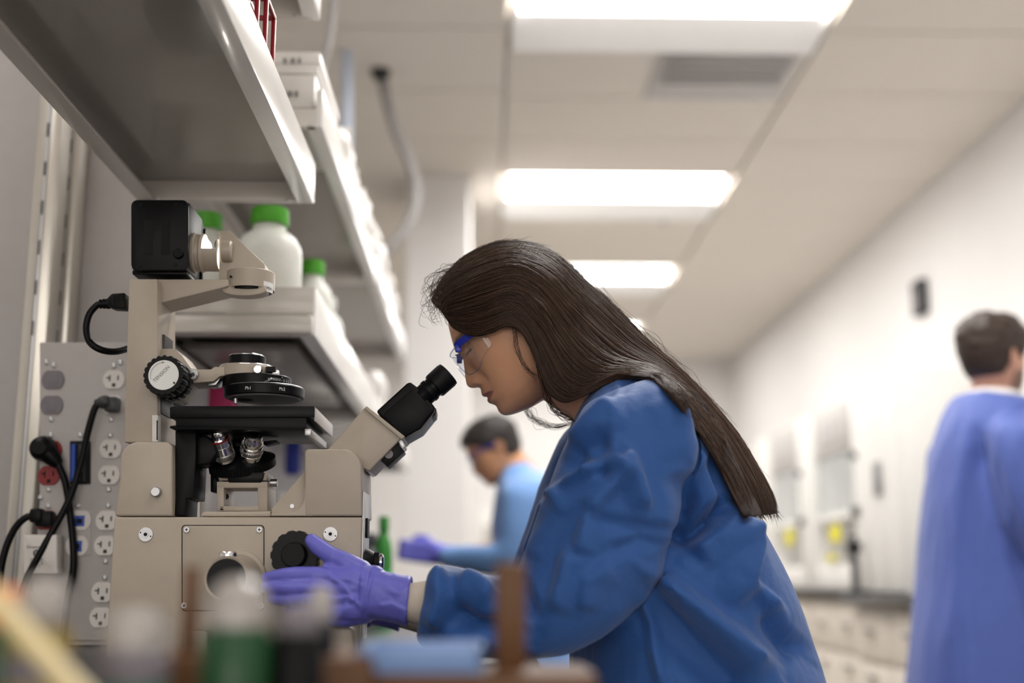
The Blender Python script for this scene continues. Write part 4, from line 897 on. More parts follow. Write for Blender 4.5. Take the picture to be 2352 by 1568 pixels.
ROWS = [(192, -32, -62, 12), (188, -5, -95, 38), (180, 28, -128, 66), (165, 56, -158, 90), (140, 78, -182, 108), (100, 95, -198, 121), (60, 104, -202, 125), (20, 100, -198, 122), (-20, 95, -186, 117), (-50, 93, -166, 111), (-80, 91, -138, 101),
        (-105, 87, -108, 87), (-125, 80, -78, 66), (-138, 62, -50, 44), (-146, 38, -30, 22)]
def head_part(O, up, fw, lat, k=KP, nr=170, nc=150, male=False):
    """one closed head surface; returns mesh and the local drawing coordinates"""
    a = np.linspace(192, -146, nr); R = np.array(ROWS)[::-1]
    bf = np.interp(a, R[:, 0], R[:, 1]); bb = np.interp(a, R[:, 0], R[:, 2]); w = np.interp(a, R[:, 0], R[:, 3])
    pr = np.array(PROF)[::-1]; pf = np.interp(a, pr[:, 0], pr[:, 1])
    ker = np.array([1, 2, 1])/4; 
    for _ in range(8): w[1:-1] = np.convolve(w, ker, 'valid'); bb[1:-1] = np.convolve(bb, ker, 'valid'); bf[1:-1] = np.convolve(bf, ker, 'valid')
    pf[1:-1] = np.convolve(pf, ker, 'valid')
    sig = np.interp(-a, [-190, -60, -45, -30, 0, 25, 38, 45, 50, 70, 95, 120, 146], [80, 70, 34, 17, 17, 19, 20, 26, 36, 36, 40, 42, 44])
    ph = np.linspace(0, 2*np.pi, nc, endpoint=False); th = ph - 0.55*np.sin(ph)
    V = []; 
    for i in range(nr):
        bc = (bf[i]+bb[i])/2; L = (bf[i]-bb[i])/2
        cs, sn = np.cos(th), np.sin(th)
        e = 2/2.25
        b = bc + L*np.sign(cs)*np.abs(cs)**e; c = w[i]*np.sign(sn)*np.abs(sn)**e
        fr = np.clip(cs, 0, 1)
        b = b + (pf[i]-bf[i])*np.exp(-(c/sig[i])**2)*(cs > 0)
        g = lambda a0, c0, sa, sc: np.exp(-((a[i]-a0)/sa)**2)*np.exp(-((np.abs(c)-c0)/sc)**2)*(cs > 0)
        b = b + 9*g(-30, 22, 11, 9) - 15*g(40, 46, 17, 26) + 10*g(36, 50, 11, 17) - 4*g(29, 50, 2.5, 16) + 5*g(60, 45, 9, 34) + 4*g(2, 74, 26, 28) - 5*g(-74.5, 20, 2.6, 24) - 4*g(-40, 46, 18, 10) - 6*g(-41, 11, 4, 6)
        V.append(np.stack([np.full(nc, a[i]), b, c], 1))
    V = np.concatenate(V)
    Fc = [(i*nc+q, i*nc+(q+1) % nc, (i+1)*nc+(q+1) % nc, (i+1)*nc+q) for i in range(nr-1) for q in range(nc)]
    Fc += [tuple(range(nc)), tuple(reversed(range((nr-1)*nc, nr*nc)))]
    return V, Fc
def to_world(V, O, up, fw, lat, k=KP):
    return np.array(O) + k*(V[:, :1]*np.array(up) + V[:, 1:2]*np.array(fw) + V[:, 2:3]*np.array(lat))
def to_local(X, O, up, fw, lat, k=KP):
    D = (X - np.array(O))/k; return np.stack([D@np.array(up), D@np.array(fw), D@np.array(lat)], 1)
def ear_parts(O, up, fw, lat, k=KP):
    out = []
    for sd in (1, -1):
        def q(a, b, c): return Vector(O) + (Vector(up)*a + Vector(fw)*b + Vector(lat)*(sd*c))*k
        rim = [(-28, -48, 116), (-14, -40, 120), (6, -42, 122), (28, -46, 128), (44, -60, 134), (46, -78, 138), (34, -92, 140), (12, -94, 139), (-8, -84, 134), (-26, -70, 128), (-34, -58, 122), (-28, -48, 116)]
        pts = catmull([q(*r) for r in rim], 3); out.append(tube_vf(pts, 5.0*k, 8))
        ins = [(-18, -56, 117), (4, -60, 118), (26, -68, 122), (36, -76, 126), (16, -78, 126), (-4, -72, 122), (-24, -62, 120)]
        pts = catmull([q(*r) for r in ins], 3); out.append(tube_vf(pts, 9.0*k, 8))
        bm = bmesh.new(); bmesh.ops.create_uvsphere(bm, u_segments=12, v_segments=8, radius=1); bm.verts.index_update()
        out.append(([q(-30+v.co.x*13, -60+v.co.y*12, 121+v.co.z*8) for v in bm.verts], [tuple(w.index for w in fc.verts) for fc in bm.faces])); bm.free()
    return out
def skin_mat(name, col, lip, brow, rough=0.42):
    m = mat(name, col, rough, var=0.07, nscale=60, bump=0.12, bscale=1200, sss=0.12); nt = m.node_tree; N = nt.nodes; L = nt.links; b = N['Principled BSDF']
    src = b.inputs['Base Color'].links[0].from_socket
    for attr, colr in (('lip', lip), ('brow', brow)):
        at = N.new('ShaderNodeAttribute'); at.attribute_name = attr; mx = N.new('ShaderNodeMix'); mx.data_type = 'RGBA'
        mx.inputs[7].default_value = tuple(colr)+(1,); L.new(src, mx.inputs[6]); L.new(at.outputs['Fac'], mx.inputs[0]); src = mx.outputs[2]
    L.new(src, b.inputs['Base Color']); return m
def face_marks(o, X, fr, beard=False):
    loc = to_local(X, *fr); a, b, c = loc[:, 0], loc[:, 1], np.abs(loc[:, 2])
    lipw = np.clip((46-c)/46, 0, 1)**0.7
    up_ = (np.clip((a+74.5)/(14*lipw+1e-3), -9, 9)); lip = ((a > -75.5) & (a < -75.5+14*lipw)) | ((a <= -75.5) & (a > -75.5-17*lipw))
    lip = (lip & (c < 45) & (b > 60)).astype(float)
    br = np.exp(-((a-(63+6*np.sin((c-20)/75*3.1)))/6.0)**2)*((c > 18) & (c < 88) & (b > 30))*np.clip(1.15-((c-45)/45)**2*0.6, 0, 1)
    lash = np.exp(-((a-30)/2.2)**2)*((c > 30) & (c < 72) & (b > 40))
    brow = np.clip(np.maximum(br, lash), 0, 1)
    if beard: brow = np.maximum(brow, ((a < -25-0.25*np.maximum(0, 40-b)) & (b > -45) & ~((c < 45) & (a > -92) & (a < -58)))*0.75*(a > -150)); brow = np.maximum(brow, ((a > -56) & (a < -46) & (c < 42) & (b > 60))*0.7)
    for nm, val in (('lip', lip*0.85), ('brow', brow*0.9)):
        at = o.data.attributes.new(nm, 'FLOAT', 'POINT'); at.data.foreach_set('value', val.astype(np.float32))
def cloth_mat(name, col, rough=0.62, rib=900.0, ribstr=0.35):
    m = mat(name, col, rough, var=0.05, nscale=25, sheen=0.15, spec=0.35); nt = m.node_tree; N = nt.nodes; L = nt.links; b = N['Principled BSDF']
    tc = N.new('ShaderNodeTexCoord'); mp = N.new('ShaderNodeMapping'); mp.inputs['Rotation'].default_value = (0, math.radians(38), 0); L.new(tc.outputs['Object'], mp.inputs[0])
    wv = N.new('ShaderNodeTexWave'); wv.inputs['Scale'].default_value = rib/6.283; wv.inputs['Distortion'].default_value = 0.6; wv.inputs['Detail'].default_value = 1
    L.new(mp.outputs[0], wv.inputs['Vector'])
    nz = N.new('ShaderNodeTexNoise'); nz.inputs['Scale'].default_value = 55; nz.inputs['Detail'].default_value = 4; L.new(tc.outputs['Object'], nz.inputs['Vector'])
    b1 = N.new('ShaderNodeBump'); b1.inputs['Strength'].default_value = ribstr; b1.inputs['Distance'].default_value = 0.0006; L.new(wv.outputs['Fac'], b1.inputs['Height'])
    b2 = N.new('ShaderNodeBump'); b2.inputs['Strength'].default_value = 0.35; b2.inputs['Distance'].default_value = 0.004; L.new(nz.outputs['Fac'], b2.inputs['Height']); L.new(b1.outputs[0], b2.inputs['Normal'])
    L.new(b2.outputs[0], b.inputs['Normal']); return m
def crumple(v, nn, amp=0.006, sc=9.0, seed=0.0, stretch=(1, 1, 0.55)):
    """folds of a stiff non-woven gown: billowy ridges plus finer creases"""
    d = np.empty(len(v))
    for i, p in enumerate(v):
        q = Vector((p[0]*stretch[0]+seed, p[1]*stretch[1], p[2]*stretch[2]))
        w = q + 0.05*Vector((mnoise.noise(q*4), 0, mnoise.noise(q*4+Vector((7, 3, 1)))))
        d[i] = 0.9*mnoise.noise(w*sc*0.6) + 0.9*(0.35-abs(mnoise.noise(w*sc))) + 0.35*(0.35-abs(mnoise.noise(w*sc*2.3+Vector((3, 1, 9)))))
    return v + nn*(amp*d)[:, None]
def fold_lines(v, nn, folds, faces=None, it=3):
    """folds: (polyline in photo pixels, plane Y, height m, half width m); ridge along the line, follows the cloth's normal"""
    side = np.clip(-nn[:, 1]*1.5, 0, 1); d = np.zeros(len(v)); X = v[:, [0, 2]]
    sc = 1.0/v[:, 1]                                   # compare along lines of sight of the photograph's drawing
    for pl, Yp, h, w in folds:
        q = np.array([[P(u, vv, Yp).x, P(u, vv, Yp).z] for u, vv in pl]); best = np.full(len(v), 9.0)
        sgn = np.zeros(len(v))
        Xs = X.copy(); Xs[:, 0] = v[:, 0]*Yp*sc; Xs[:, 1] = CAM.z + (v[:, 2]-CAM.z)*Yp*sc
        L_ = sum(np.linalg.norm(q[i+1]-q[i]) for i in range(len(q)-1)); run = 0
        tp = np.zeros(len(v))
        for i in range(len(q)-1):
            e = q[i+1]-q[i]; l = np.linalg.norm(e); t = np.clip(((Xs-q[i])@e)/(l*l), 0, 1)
            dd = Xs-(q[i]+t[:, None]*e); dist = np.linalg.norm(dd, axis=1); cr = (e[0]*dd[:, 1]-e[1]*dd[:, 0])/l
            m_ = dist < best; best[m_] = dist[m_]; sgn[m_] = cr[m_]; tp[m_] = ((run+t*l)/L_)[m_]; run += l
        # sharp crest, one steep and one long flank
        ww = np.where(sgn > 0, w*0.55, w*1.5)
        prof = np.maximum(0, 1-np.abs(best)/ww)**1.15
        d += h*prof*np.clip(np.minimum(tp, 1-tp)*6+0.25, 0, 1)
    d = d*side
    if faces is not None:                              # soften the crests over the cloth's own mesh
        Q = np.array([f for f in faces if len(f) == 4]); cnt = np.zeros(len(v)); np.add.at(cnt, Q.ravel(), 1); cnt[cnt == 0] = 1
        for _ in range(it):
            m = d[Q].mean(1); a_ = np.zeros(len(v)); np.add.at(a_, Q.ravel(), np.repeat(m, 4)); d = a_/cnt
    return v + nn*d[:, None]
# ================================================================== THE PERSON AT THE MICROSCOPE
YW = 1.70
skin_mat('skin_w', (0.70, 0.37, 0.22), (0.36, 0.13, 0.11), (0.035, 0.022, 0.016))
cloth_mat('gown_blue', (0.020, 0.084, 0.290)); mat('knit_cream', (0.62, 0.54, 0.45), 0.85, bump=0.5, bscale=500, stretch=(1, 1, 0.1))
mat('glove_violet', (0.15, 0.15, 0.60), 0.38, var=0.08, bump=0.25, bscale=160, spec=0.45); mat('trouser_dark', (0.03, 0.035, 0.06), 0.8); mat('shoe_dark', (0.02, 0.02, 0.02), 0.5)
mat('hair_brown', (0.048, 0.026, 0.016), 0.46, var=0.4, nscale=9, spec=0.35); mat('frame_blue', (0.02, 0.035, 0.42), 0.3); mat('shirt_white', (0.75, 0.72, 0.70), 0.8)
nt = M['hair_brown'].node_tree; ge = nt.nodes.new('ShaderNodeNewGeometry'); rp = nt.nodes.new('ShaderNodeValToRGB')
for e_, c_ in zip(rp.color_ramp.elements, ((0.020, 0.011, 0.008, 1), (0.088, 0.047, 0.029, 1))): e_.color = c_
nt.links.new(ge.outputs['Random Per Island'], rp.inputs[0]); nt.links.new(rp.outputs[0], nt.nodes['Principled BSDF'].inputs['Base Color'])   # every strand its own brown
mat('hair_base', (0.022, 0.013, 0.009), 0.5, var=0.3, nscale=12, spec=0.3)
def clear_mat(name, tint=(0.95, 0.97, 1.0), rough=0.02, edge=1.45):
    m = bpy.data.materials.new(name); m.use_nodes = True; nt = m.node_tree; N = nt.nodes; L = nt.links; N.remove(N['Principled BSDF'])
    tr = N.new('ShaderNodeBsdfTransparent'); tr.inputs[0].default_value = tint+(1,); gl = N.new('ShaderNodeBsdfGlossy'); gl.inputs['Roughness'].default_value = rough
    lw = N.new('ShaderNodeLayerWeight'); lw.inputs['Blend'].default_value = 0.25; pw = N.new('ShaderNodeMath'); pw.operation = 'MULTIPLY_ADD'; pw.inputs[1].default_value = edge-1; pw.inputs[2].default_value = 0.04; mx = N.new('ShaderNodeMixShader')
    L.new(lw.outputs['Facing'], pw.inputs[0]); L.new(pw.outputs[0], mx.inputs[0]); L.new(tr.outputs[0], mx.inputs[1]); L.new(gl.outputs[0], mx.inputs[2]); L.new(mx.outputs[0], N['Material Output'].inputs[0]); M[name] = m
clear_mat('clear_lens', edge=1.3); clear_mat('clear_rim', (0.80, 0.82, 0.88), 0.05, 1.6)
def PW(u, v, dy=0.0): return P(u, v, YW+dy)
wo = None
upv = (P(1029, 749, YW)-P(1153, 955, YW)); upv.y = 0; upv.normalize(); fwv = Vector((-upv.z, 0, upv.x)); latv = Vector((0, -1, 0))
if fwv.x > 0: fwv = -fwv
FRW = (PW(1165, 800), upv, fwv, latv)
# ---- head + neck as one surface
hv, hf = head_part(*FRW); hw_ = to_world(hv, *FRW)
neck = capsules([(PW(1255, 800), 0.056), (PW(1300, 852), 0.052), (PW(1360, 900), 0.050), (PW(1430, 950), 0.050)], 24)
X1, F1, _ = remesh([(list(hw_), hf)] + ear_parts(*FRW) + neck, 0.0016, 2, 0.4)
# ---- rest of the body (under the clothes)
FOOTX = PW(1640, 1560).x
def at(x, y, z): return Vector((x, y, z))
body = capsules([(PW(1405, 955), 0.048), (PW(1450, 1010), 0.075), (PW(1510, 1120), 0.10), (PW(1560, 1330), 0.105), (PW(1600, 1560), 0.125)], 20)
for sg in (-1, 1):
    sh = PW(1450, 1020, sg*0.14); el = PW(1330, 1400, sg*0.19); wr = PW(870, 1362, sg*0.155)
    body += capsules([(PW(1450, 1010, sg*0.06), 0.055), (sh, 0.042), ((sh+el)/2, 0.04), (el, 0.034), ((el+wr)/2, 0.027), (P(930, 1378, YW+sg*0.15), 0.020), (wr, 0.020)], 16)
    hip = PW(1605, 1580, sg*0.08); kn_ = at(hip.x+0.01, YW+sg*0.09, 0.50); an = at(hip.x+0.03, YW+sg*0.09, 0.09)
    body += capsules([(hip, 0.085), ((hip+kn_)/2, 0.072), (kn_, 0.052), ((kn_+an)/2+Vector((0.012, 0, 0.04)), 0.052), (an, 0.036), (an+Vector((-0.08, 0, -0.045)), 0.032), (an+Vector((-0.14, 0, -0.058)), 0.026)], 16)
X2, F2, _ = remesh(body, 0.009, 4)
XA = np.vstack([X1, X2]); FA = F1 + [tuple(i+len(X1) for i in q) for q in F2]
wo = mobj('person', XA, FA, 'skin_w', None, 60); face_marks(wo, XA, FRW)
tag(wo, 'person with long dark hair in a deep blue gown bending over the microscope', 'person')
# trousers and shoes
for sg in (-1, 1):
    hip = PW(1605, 1580, sg*0.08); kn_ = at(hip.x+0.01, YW+sg*0.09, 0.50); an = at(hip.x+0.03, YW+sg*0.09, 0.09)
    v, f, _ = remesh(capsules([(hip, 0.095), ((hip+kn_)/2, 0.082), (kn_, 0.062), ((kn_+an)/2, 0.062), (an+Vector((0, 0, 0.02)), 0.052)], 16), 0.012, 3); mobj('trouser_leg', v, f, 'trouser_dark', wo, 60)
    v, f, _ = remesh(capsules([(an+Vector((0.03, 0, -0.045)), 0.04), (an+Vector((-0.03, 0, -0.04)), 0.045), (an+Vector((-0.10, 0, -0.052)), 0.038), (an+Vector((-0.15, 0, -0.058)), 0.03)], 16), 0.006, 3)
    v[:, 2] = np.maximum(v[:, 2], 0.001); mobj('shoe', v, f, 'shoe_dark', wo, 60)
# ---- gown: torso + two wide sleeves in one continuous cloth
torso = loft_px([(1335, 925, 1425, 858, YW, 0.062), (1318, 965, 1490, 866, YW, 0.115), (1308, 1020, 1555, 915, YW, 0.165), (1312, 1100, 1625, 1005, YW, 0.185), (1318, 1200, 1685, 1110, YW, 0.19), (1318, 1300, 1740, 1215, YW, 0.195),
                 (1314, 1400, 1796, 1330, YW, 0.20), (1312, 1500, 1842, 1470, YW, 0.205), (1312, 1600, 1880, 1590, YW, 0.215), (1318, 1800, 1915, 1800, YW, 0.225), (1330, 2060, 1930, 2060, YW, 0.235)], 4, 56)
YS = 1.535
SLV = [(1350, 935, 1500, 880, YS+0.10, 0.05), (1338, 942, 1520, 882, YS+0.04, 0.068), (1312, 990, 1556, 930, YS+0.015, 0.085), (1284, 1062, 1566, 1030, YS, 0.09), (1258, 1142, 1562, 1130, YS-0.005, 0.09), (1226, 1222, 1548, 1225, YS-0.01, 0.088),
       (1204, 1278, 1512, 1310, YS-0.012, 0.082), (1180, 1318, 1420, 1432, YS-0.012, 0.076), (1135, 1328, 1290, 1506, YS-0.01, 0.07), (1080, 1318, 1150, 1506, YS-0.005, 0.066), (1035, 1308, 1055, 1496, YS, 0.06), (1010, 1306, 982, 1482, YS+0.005, 0.055), (994, 1316, 962, 1462, YS+0.008, 0.050)]
sl = loft_px(SLV, 5, 56)
gv, gf, gn = remesh([torso, sl, mirror_y(sl, YW)], 0.0040, 4, 0.5)
gv = crumple(gv, gn, 0.0085, 6.5, 3.1); gn = normals_of(gv, gf)
YA = 1.47
FOLDS = [([(1420, 862), (1424, 930), (1405, 1050)], YA, 0.0022, 0.006), ([(1532, 906), (1560, 985), (1572, 1060), (1560, 1160), (1536, 1250)], YA, 0.010, 0.022),
         ([(1310, 1020), (1360, 970), (1415, 925)], YA, 0.010, 0.022), ([(1290, 1075), (1330, 1030), (1395, 1000)], YA, -0.009, 0.020), ([(1257, 1146), (1310, 1110), (1370, 1066)], YA, 0.010, 0.022),
         ([(1280, 1130), (1350, 1098), (1400, 1075)], YA, -0.007, 0.016), ([(1443, 1030), (1465, 1095), (1486, 1168)], YA, 0.009, 0.016), ([(1405, 1045), (1440, 1080), (1395, 1130), (1353, 1180)], YA, 0.007, 0.016),
         ([(1353, 1182), (1440, 1200), (1539, 1213)], YA, -0.0045, 0.012), ([(1330, 1270), (1345, 1200), (1352, 1180)], YA, 0.006, 0.016), ([(1210, 1280), (1240, 1200), (1262, 1146)], YA, 0.006, 0.018),
         ([(1400, 1260), (1470, 1236), (1530, 1250)], YA, -0.004, 0.012), ([(1265, 1400), (1290, 1340), (1310, 1260)], YA, 0.008, 0.022), ([(1335, 1400), (1350, 1330), (1400, 1290)], YA, 0.006, 0.02),
         ([(1548, 1249), (1600, 1215), (1672, 1154)], YW-0.19, -0.020, 0.030), ([(1590, 1262), (1640, 1225), (1690, 1175)], YW-0.19, 0.013, 0.024), ([(1505, 1318), (1580, 1380), (1680, 1460), (1770, 1540)], YW-0.2, 0.022, 0.036),
         ([(1500, 1350), (1570, 1430), (1660, 1520), (1720, 1580)], YW-0.2, -0.022, 0.034), ([(1700, 1190), (1722, 1260), (1712, 1340), (1790, 1410)], YW-0.17, 0.012, 0.026), ([(1720, 1350), (1790, 1440), (1850, 1500)], YW-0.17, -0.012, 0.024),
         ([(1477, 1365), (1505, 1460), (1528, 1580)], YW-0.2, 0.006, 0.010), ([(1600, 1000), (1600, 1080), (1640, 1180)], YW-0.17, 0.010, 0.022), ([(1560, 1080), (1580, 1160), (1560, 1240)], YW-0.18, -0.012, 0.02),
         ([(1012, 1306), (1020, 1380), (1000, 1440)], 1.49, 0.010, 0.016), ([(1060, 1320), (1100, 1340), (1135, 1372)], 1.48, 0.009, 0.018), ([(1040, 1390), (1090, 1430), (1180, 1440)], 1.48, -0.010, 0.02), ([(1030, 1470), (1110, 1455), (1200, 1480)], 1.48, 0.010, 0.02),
         ([(1150, 1300), (1200, 1340), (1230, 1420)], 1.47, -0.010, 0.02), ([(1560, 890), (1620, 960), (1650, 1060)], YW-0.14, 0.006, 0.016)]
gv = fold_lines(gv, gn, [(a, b, (h*2.5 if abs(h) < 0.018 else h*1.7), w) for a, b, h, w in FOLDS], gf, 1)
gown = mobj('gown', gv, gf, 'gown_blue', wo, 70)
# white collar
cv = loft_px([(1338, 915, 1395, 868, YW, 0.058), (1326, 945, 1420, 872, YW, 0.066), (1335, 985, 1440, 900, YW, 0.07)], 4, 40); mobj('shirt_collar', [p for p in cv[0]], cv[1], 'shirt_white', wo, 60)
# ---- gloves
def hand_parts():
    c = []
    def ch(*q): return [(P(u, v, y), r) for u, v, y, r in q]
    c += capsules(ch((770, 1327, 1.548, .0115), (722, 1320, 1.546, .0105), (668, 1320, 1.553, .0098), (632, 1323, 1.562, .0085), (612, 1326, 1.566, .0072)))
    c += capsules(ch((768, 1350, 1.546, .0115), (712, 1348, 1.541, .0105), (662, 1350, 1.548, .0098), (628, 1349, 1.560, .0088), (612, 1348, 1.565, .0078)))
    c += capsules(ch((772, 1373, 1.547, .0112), (716, 1374, 1.541, .0102), (670, 1376, 1.549, .0096), (640, 1373, 1.560, .0085), (626, 1371, 1.565, .0075)))
    c += capsules(ch((778, 1396, 1.550, .0105), (730, 1400, 1.546, .0092), (694, 1402, 1.554, .0086), (668, 1399, 1.563, .0075)))
    c += capsules(ch((828, 1312, 1.555, .0150), (790, 1290, 1.555, .0125), (758, 1274, 1.560, .0112), (732, 1256, 1.565, .0105), (716, 1241, 1.568, .0085)))
    c += capsules(ch((800, 1316, 1.553, .0125), (768, 1302, 1.556, .0095), (748, 1304, 1.556, .006)))
    for a, b, ra, rb in (((858, 1328), (770, 1330), .0165, .013), ((858, 1350), (768, 1352), .0175, .0135), ((856, 1372), (772, 1374), .0175, .0135), ((850, 1394), (778, 1397), .017, .0135)):
        c += capsules(ch((*a, 1.552, ra), ((a[0]+b[0])/2, (a[1]+b[1])/2, 1.546, (ra+rb)/2+0.001), (*b, 1.548, rb)))
    c += capsules(ch((838, 1402, 1.556, .016), (795, 1412, 1.556, .0155), (765, 1416, 1.558, .012)))
    c.append(loft_px([(836, 1296, 826, 1418, 1.552, .026), (852, 1303, 836, 1420, 1.552, .028), (866, 1309, 850, 1420, 1.552, .030), (905, 1316, 890, 1426, 1.552, .032), (935, 1321, 920, 1434, 1.552, .034), (946, 1322, 934, 1440, 1.552, .0355)], 4, 40))
    return c
hp = hand_parts(); v, f, nn = remesh(hp, 0.0017, 3, 0.5)
v = crumple(v, nn, 0.0011, 46, 1.3, (1, 1, 1)); nn = normals_of(v, f)
GF = [([(858, 1304), (846, 1360), (838, 1418)], 1.53, -0.0022, 0.004), ([(850, 1300), (838, 1360), (830, 1416)], 1.53, 0.0018, 0.005), ([(640, 1336), (700, 1337), (755, 1338)], 1.535, -0.0016, 0.004), ([(765, 1262), (758, 1300)], 1.545, 0.0012, 0.003), ([(745, 1310), (790, 1345), (830, 1395)], 1.53, 0.0022, 0.006),
      ([(760, 1330), (800, 1330), (840, 1345)], 1.53, 0.0015, 0.005), ([(755, 1375), (800, 1370), (830, 1385)], 1.53, 0.0018, 0.005), ([(880, 1340), (910, 1360), (935, 1350)], 1.52, 0.0018, 0.005), ([(870, 1390), (900, 1385), (928, 1400)], 1.52, 0.0018, 0.006), ([(765, 1430), (790, 1395), (800, 1380)], 1.53, 0.002, 0.006)]
v = fold_lines(v, nn, GF)
gl = mobj('glove', v, f, 'glove_violet', wo, 70)
vm = v.copy(); vm[:, 1] = 2*1.705-vm[:, 1]; vm[:, 0] -= 0.03; vm[:, 2] -= 0.018; mobj('glove', vm, [tuple(reversed(q)) for q in f], 'glove_violet', wo, 70)
kc = loft_px([(915, 1335, 905, 1420, 1.552, .027), (945, 1338, 935, 1428, 1.552, .029), (985, 1332, 962, 1436, 1.552, .033), (1030, 1330, 1010, 1450, 1.55, .036)], 4, 40)
mobj('knit_cuff', kc[0], kc[1], 'knit_cream', wo, 60); kc2 = mirror_y(kc, 1.705); mobj('knit_cuff', [p-Vector((0.03, 0, 0.018)) for p in kc2[0]], kc2[1], 'knit_cream', wo, 60)
# ---- safety glasses
def LW(a, b, c): return FRW[0] + (upv*a + fwv*b + latv*c)*KP
sg_ = None
def lens_pt(ph, a): 
    return LW(a, 32+90*math.cos(ph)+(a-20)*0.04, 113*math.sin(ph))
def low(ph):
    d = abs(math.degrees(ph)); return np.interp(d, [0, 8, 16, 26, 40, 52, 60, 70, 86], [34, 30, 2, -16, -22, -20, -12, -2, 8])
def shell(name, d0, d1, m, par, n=40, nr=12, top=53, lowf=low):
    V = []; Fc = []
    for i in range(n+1):
        ph = math.radians(d0+(d1-d0)*i/n)
        for j in range(nr+1): V.append(lens_pt(ph, top+(lowf(ph)-top)*j/nr))
    for i in range(n):
        for j in range(nr): Fc.append((i*(nr+1)+j, (i+1)*(nr+1)+j, (i+1)*(nr+1)+j+1, i*(nr+1)+j+1))
    o = mobj(name, V, Fc, m, par, 80); return o
sg_ = shell('safety_glasses', -58, 58, 'clear_lens', wo, 70)
sg_['label'] = 'clear wraparound safety glasses with blue temple arms'
for s_ in (-1, 1):
    shell('side_shield', s_*58, s_*86, 'clear_lens', sg_, 14)
    edge = [lens_pt(math.radians(s_*d), low(math.radians(d))) for d in range(10, 59, 4)]
    edge += [lens_pt(math.radians(s_*58), a) for a in (-2, 15, 32, 48)] 
    edge2 = edge + [lens_pt(math.radians(s_*d), 53) for d in range(56, 0, -5)]
    V, Fc = tube_vf(edge2, 1.7*KP, 8); mobj('lens_rim', V, Fc, 'clear_rim', sg_, 60)
    e3 = [lens_pt(math.radians(s_*d), low(math.radians(d))) for d in range(58, 87, 4)] + [lens_pt(math.radians(s_*86), a) for a in (20, 35, 50)]
    V, Fc = tube_vf(e3, 1.0*KP, 6); mobj('shield_rim', V, Fc, 'clear_rim', sg_, 60)
    # temple arm: flat blue bar from the brow back to the ear
    st_ = [(52, 108, 66), (53, 92, 86), (53, 70, 104), (52, 40, 120), (51, 10, 127), (50, -30, 130), (46, -62, 131), (30, -84, 131)]
    cs = catmull([LW(a, b, s_*c) for a, b, c in st_], 5); V = []; Fc = []
    for i, p in enumerate(cs):
        hgt = 8.0 if i > 4 else 8.5; t_ = latv*s_
        V += [p+upv*hgt*KP, p+upv*hgt*KP+t_*4*KP, p-upv*hgt*KP+t_*4*KP, p-upv*hgt*KP]
    for i in range(len(cs)-1):
        for k in range(4): Fc.append((4*i+k, 4*i+(k+1) % 4, 4*i+4+(k+1) % 4, 4*i+4+k))
    Fc += [(3, 2, 1, 0), tuple(range(4*len(cs)-4, 4*len(cs)))]
    mobj('temple_arm', V, Fc, 'frame_blue', sg_, 40)
    bm_obj('hinge', bxm(LW(46, 104, s_*72), (0.008, 0.007, 0.011), 0.0015), 'frame_blue', sg_)
# earrings
for (u, v) in ((1227, 797), (1236, 787)):
    bm = bmesh.new(); bmesh.ops.create_icosphere(bm, subdivisions=2, radius=0.0013); bmesh.ops.translate(bm, vec=P(u, v, 1.612), verts=bm.verts); bm_obj('ear_stud', bm, 'chrome', wo)
# ---- long hair
HT = [(988, 690), (1013, 642), (1058, 596), (1120, 565), (1180, 555), (1240, 566), (1290, 596), (1340, 644), (1395, 692), (1450, 748), (1500, 796), (1550, 841), (1600, 892), (1650, 949), (1700, 1014), (1740, 1081), (1768, 1133), (1784, 1180)]
HB = [(1022, 726), (1045, 756), (1085, 772), (1130, 764), (1172, 744), (1206, 775), (1226, 820), (1243, 865), (1262, 905), (1300, 925), (1350, 903), (1410, 868), (1485, 872), (1545, 918), (1600, 988), (1648, 1068), (1686, 1142), (1704, 1188)]
HWD = [.035, .056, .078, .087, .091, .093, .093, .092, .088, .084, .082, .086, .09, .09, .085, .075, .065, .055]
NS = len(HT); HTa, HBa, HWa = cat_arr(HT, 8), cat_arr(HB, 8), cat_arr([[w] for w in HWD], 8)[:, 0]
from mathutils.bvhtree import BVHTree
bvh = BVHTree.FromPolygons([tuple(p) for p in gv], gf)
hbv = BVHTree.FromPolygons([tuple(p) for p in X1], F1)
def hair_pt(s, t, side=-1, lift=0.0):
    """s along the hair 0..1, t from the top outline (0) to the lower edge (1)"""
    x = min(max(s, 0), 1.06)*(len(HTa)-1); i = min(int(x), len(HTa)-2); fr = x-i
    T = HTa[i]*(1-fr)+HTa[i+1]*fr; B = HBa[i]*(1-fr)+HBa[i+1]*fr; w = HWa[i]*(1-fr)+HWa[min(i+1, len(HWa)-1)]*fr
    u, v = T*(1-t)+B*t; g = math.sin(max(0, min(1, t))*math.pi/2)**0.75
    Y = YW + side*w*g
    p = P(u, v, Y)
    if side < 0:
        for _ in range(4):
            hit = bvh.ray_cast(Vector((p.x, 1.2, p.z)), Vector((0, 1, 0)), 1.0) if s > 0.6 else hbv.ray_cast(Vector((p.x, 1.2, p.z)), Vector((0, 1, 0)), 1.0)
            if hit[0] is not None and hit[0].y < p.y+0.008 and (s > 0.745 or YW+side*w*g-hit[0].y < 0.085): p = P(u, v, hit[0].y-0.010)
            else: break
    return p
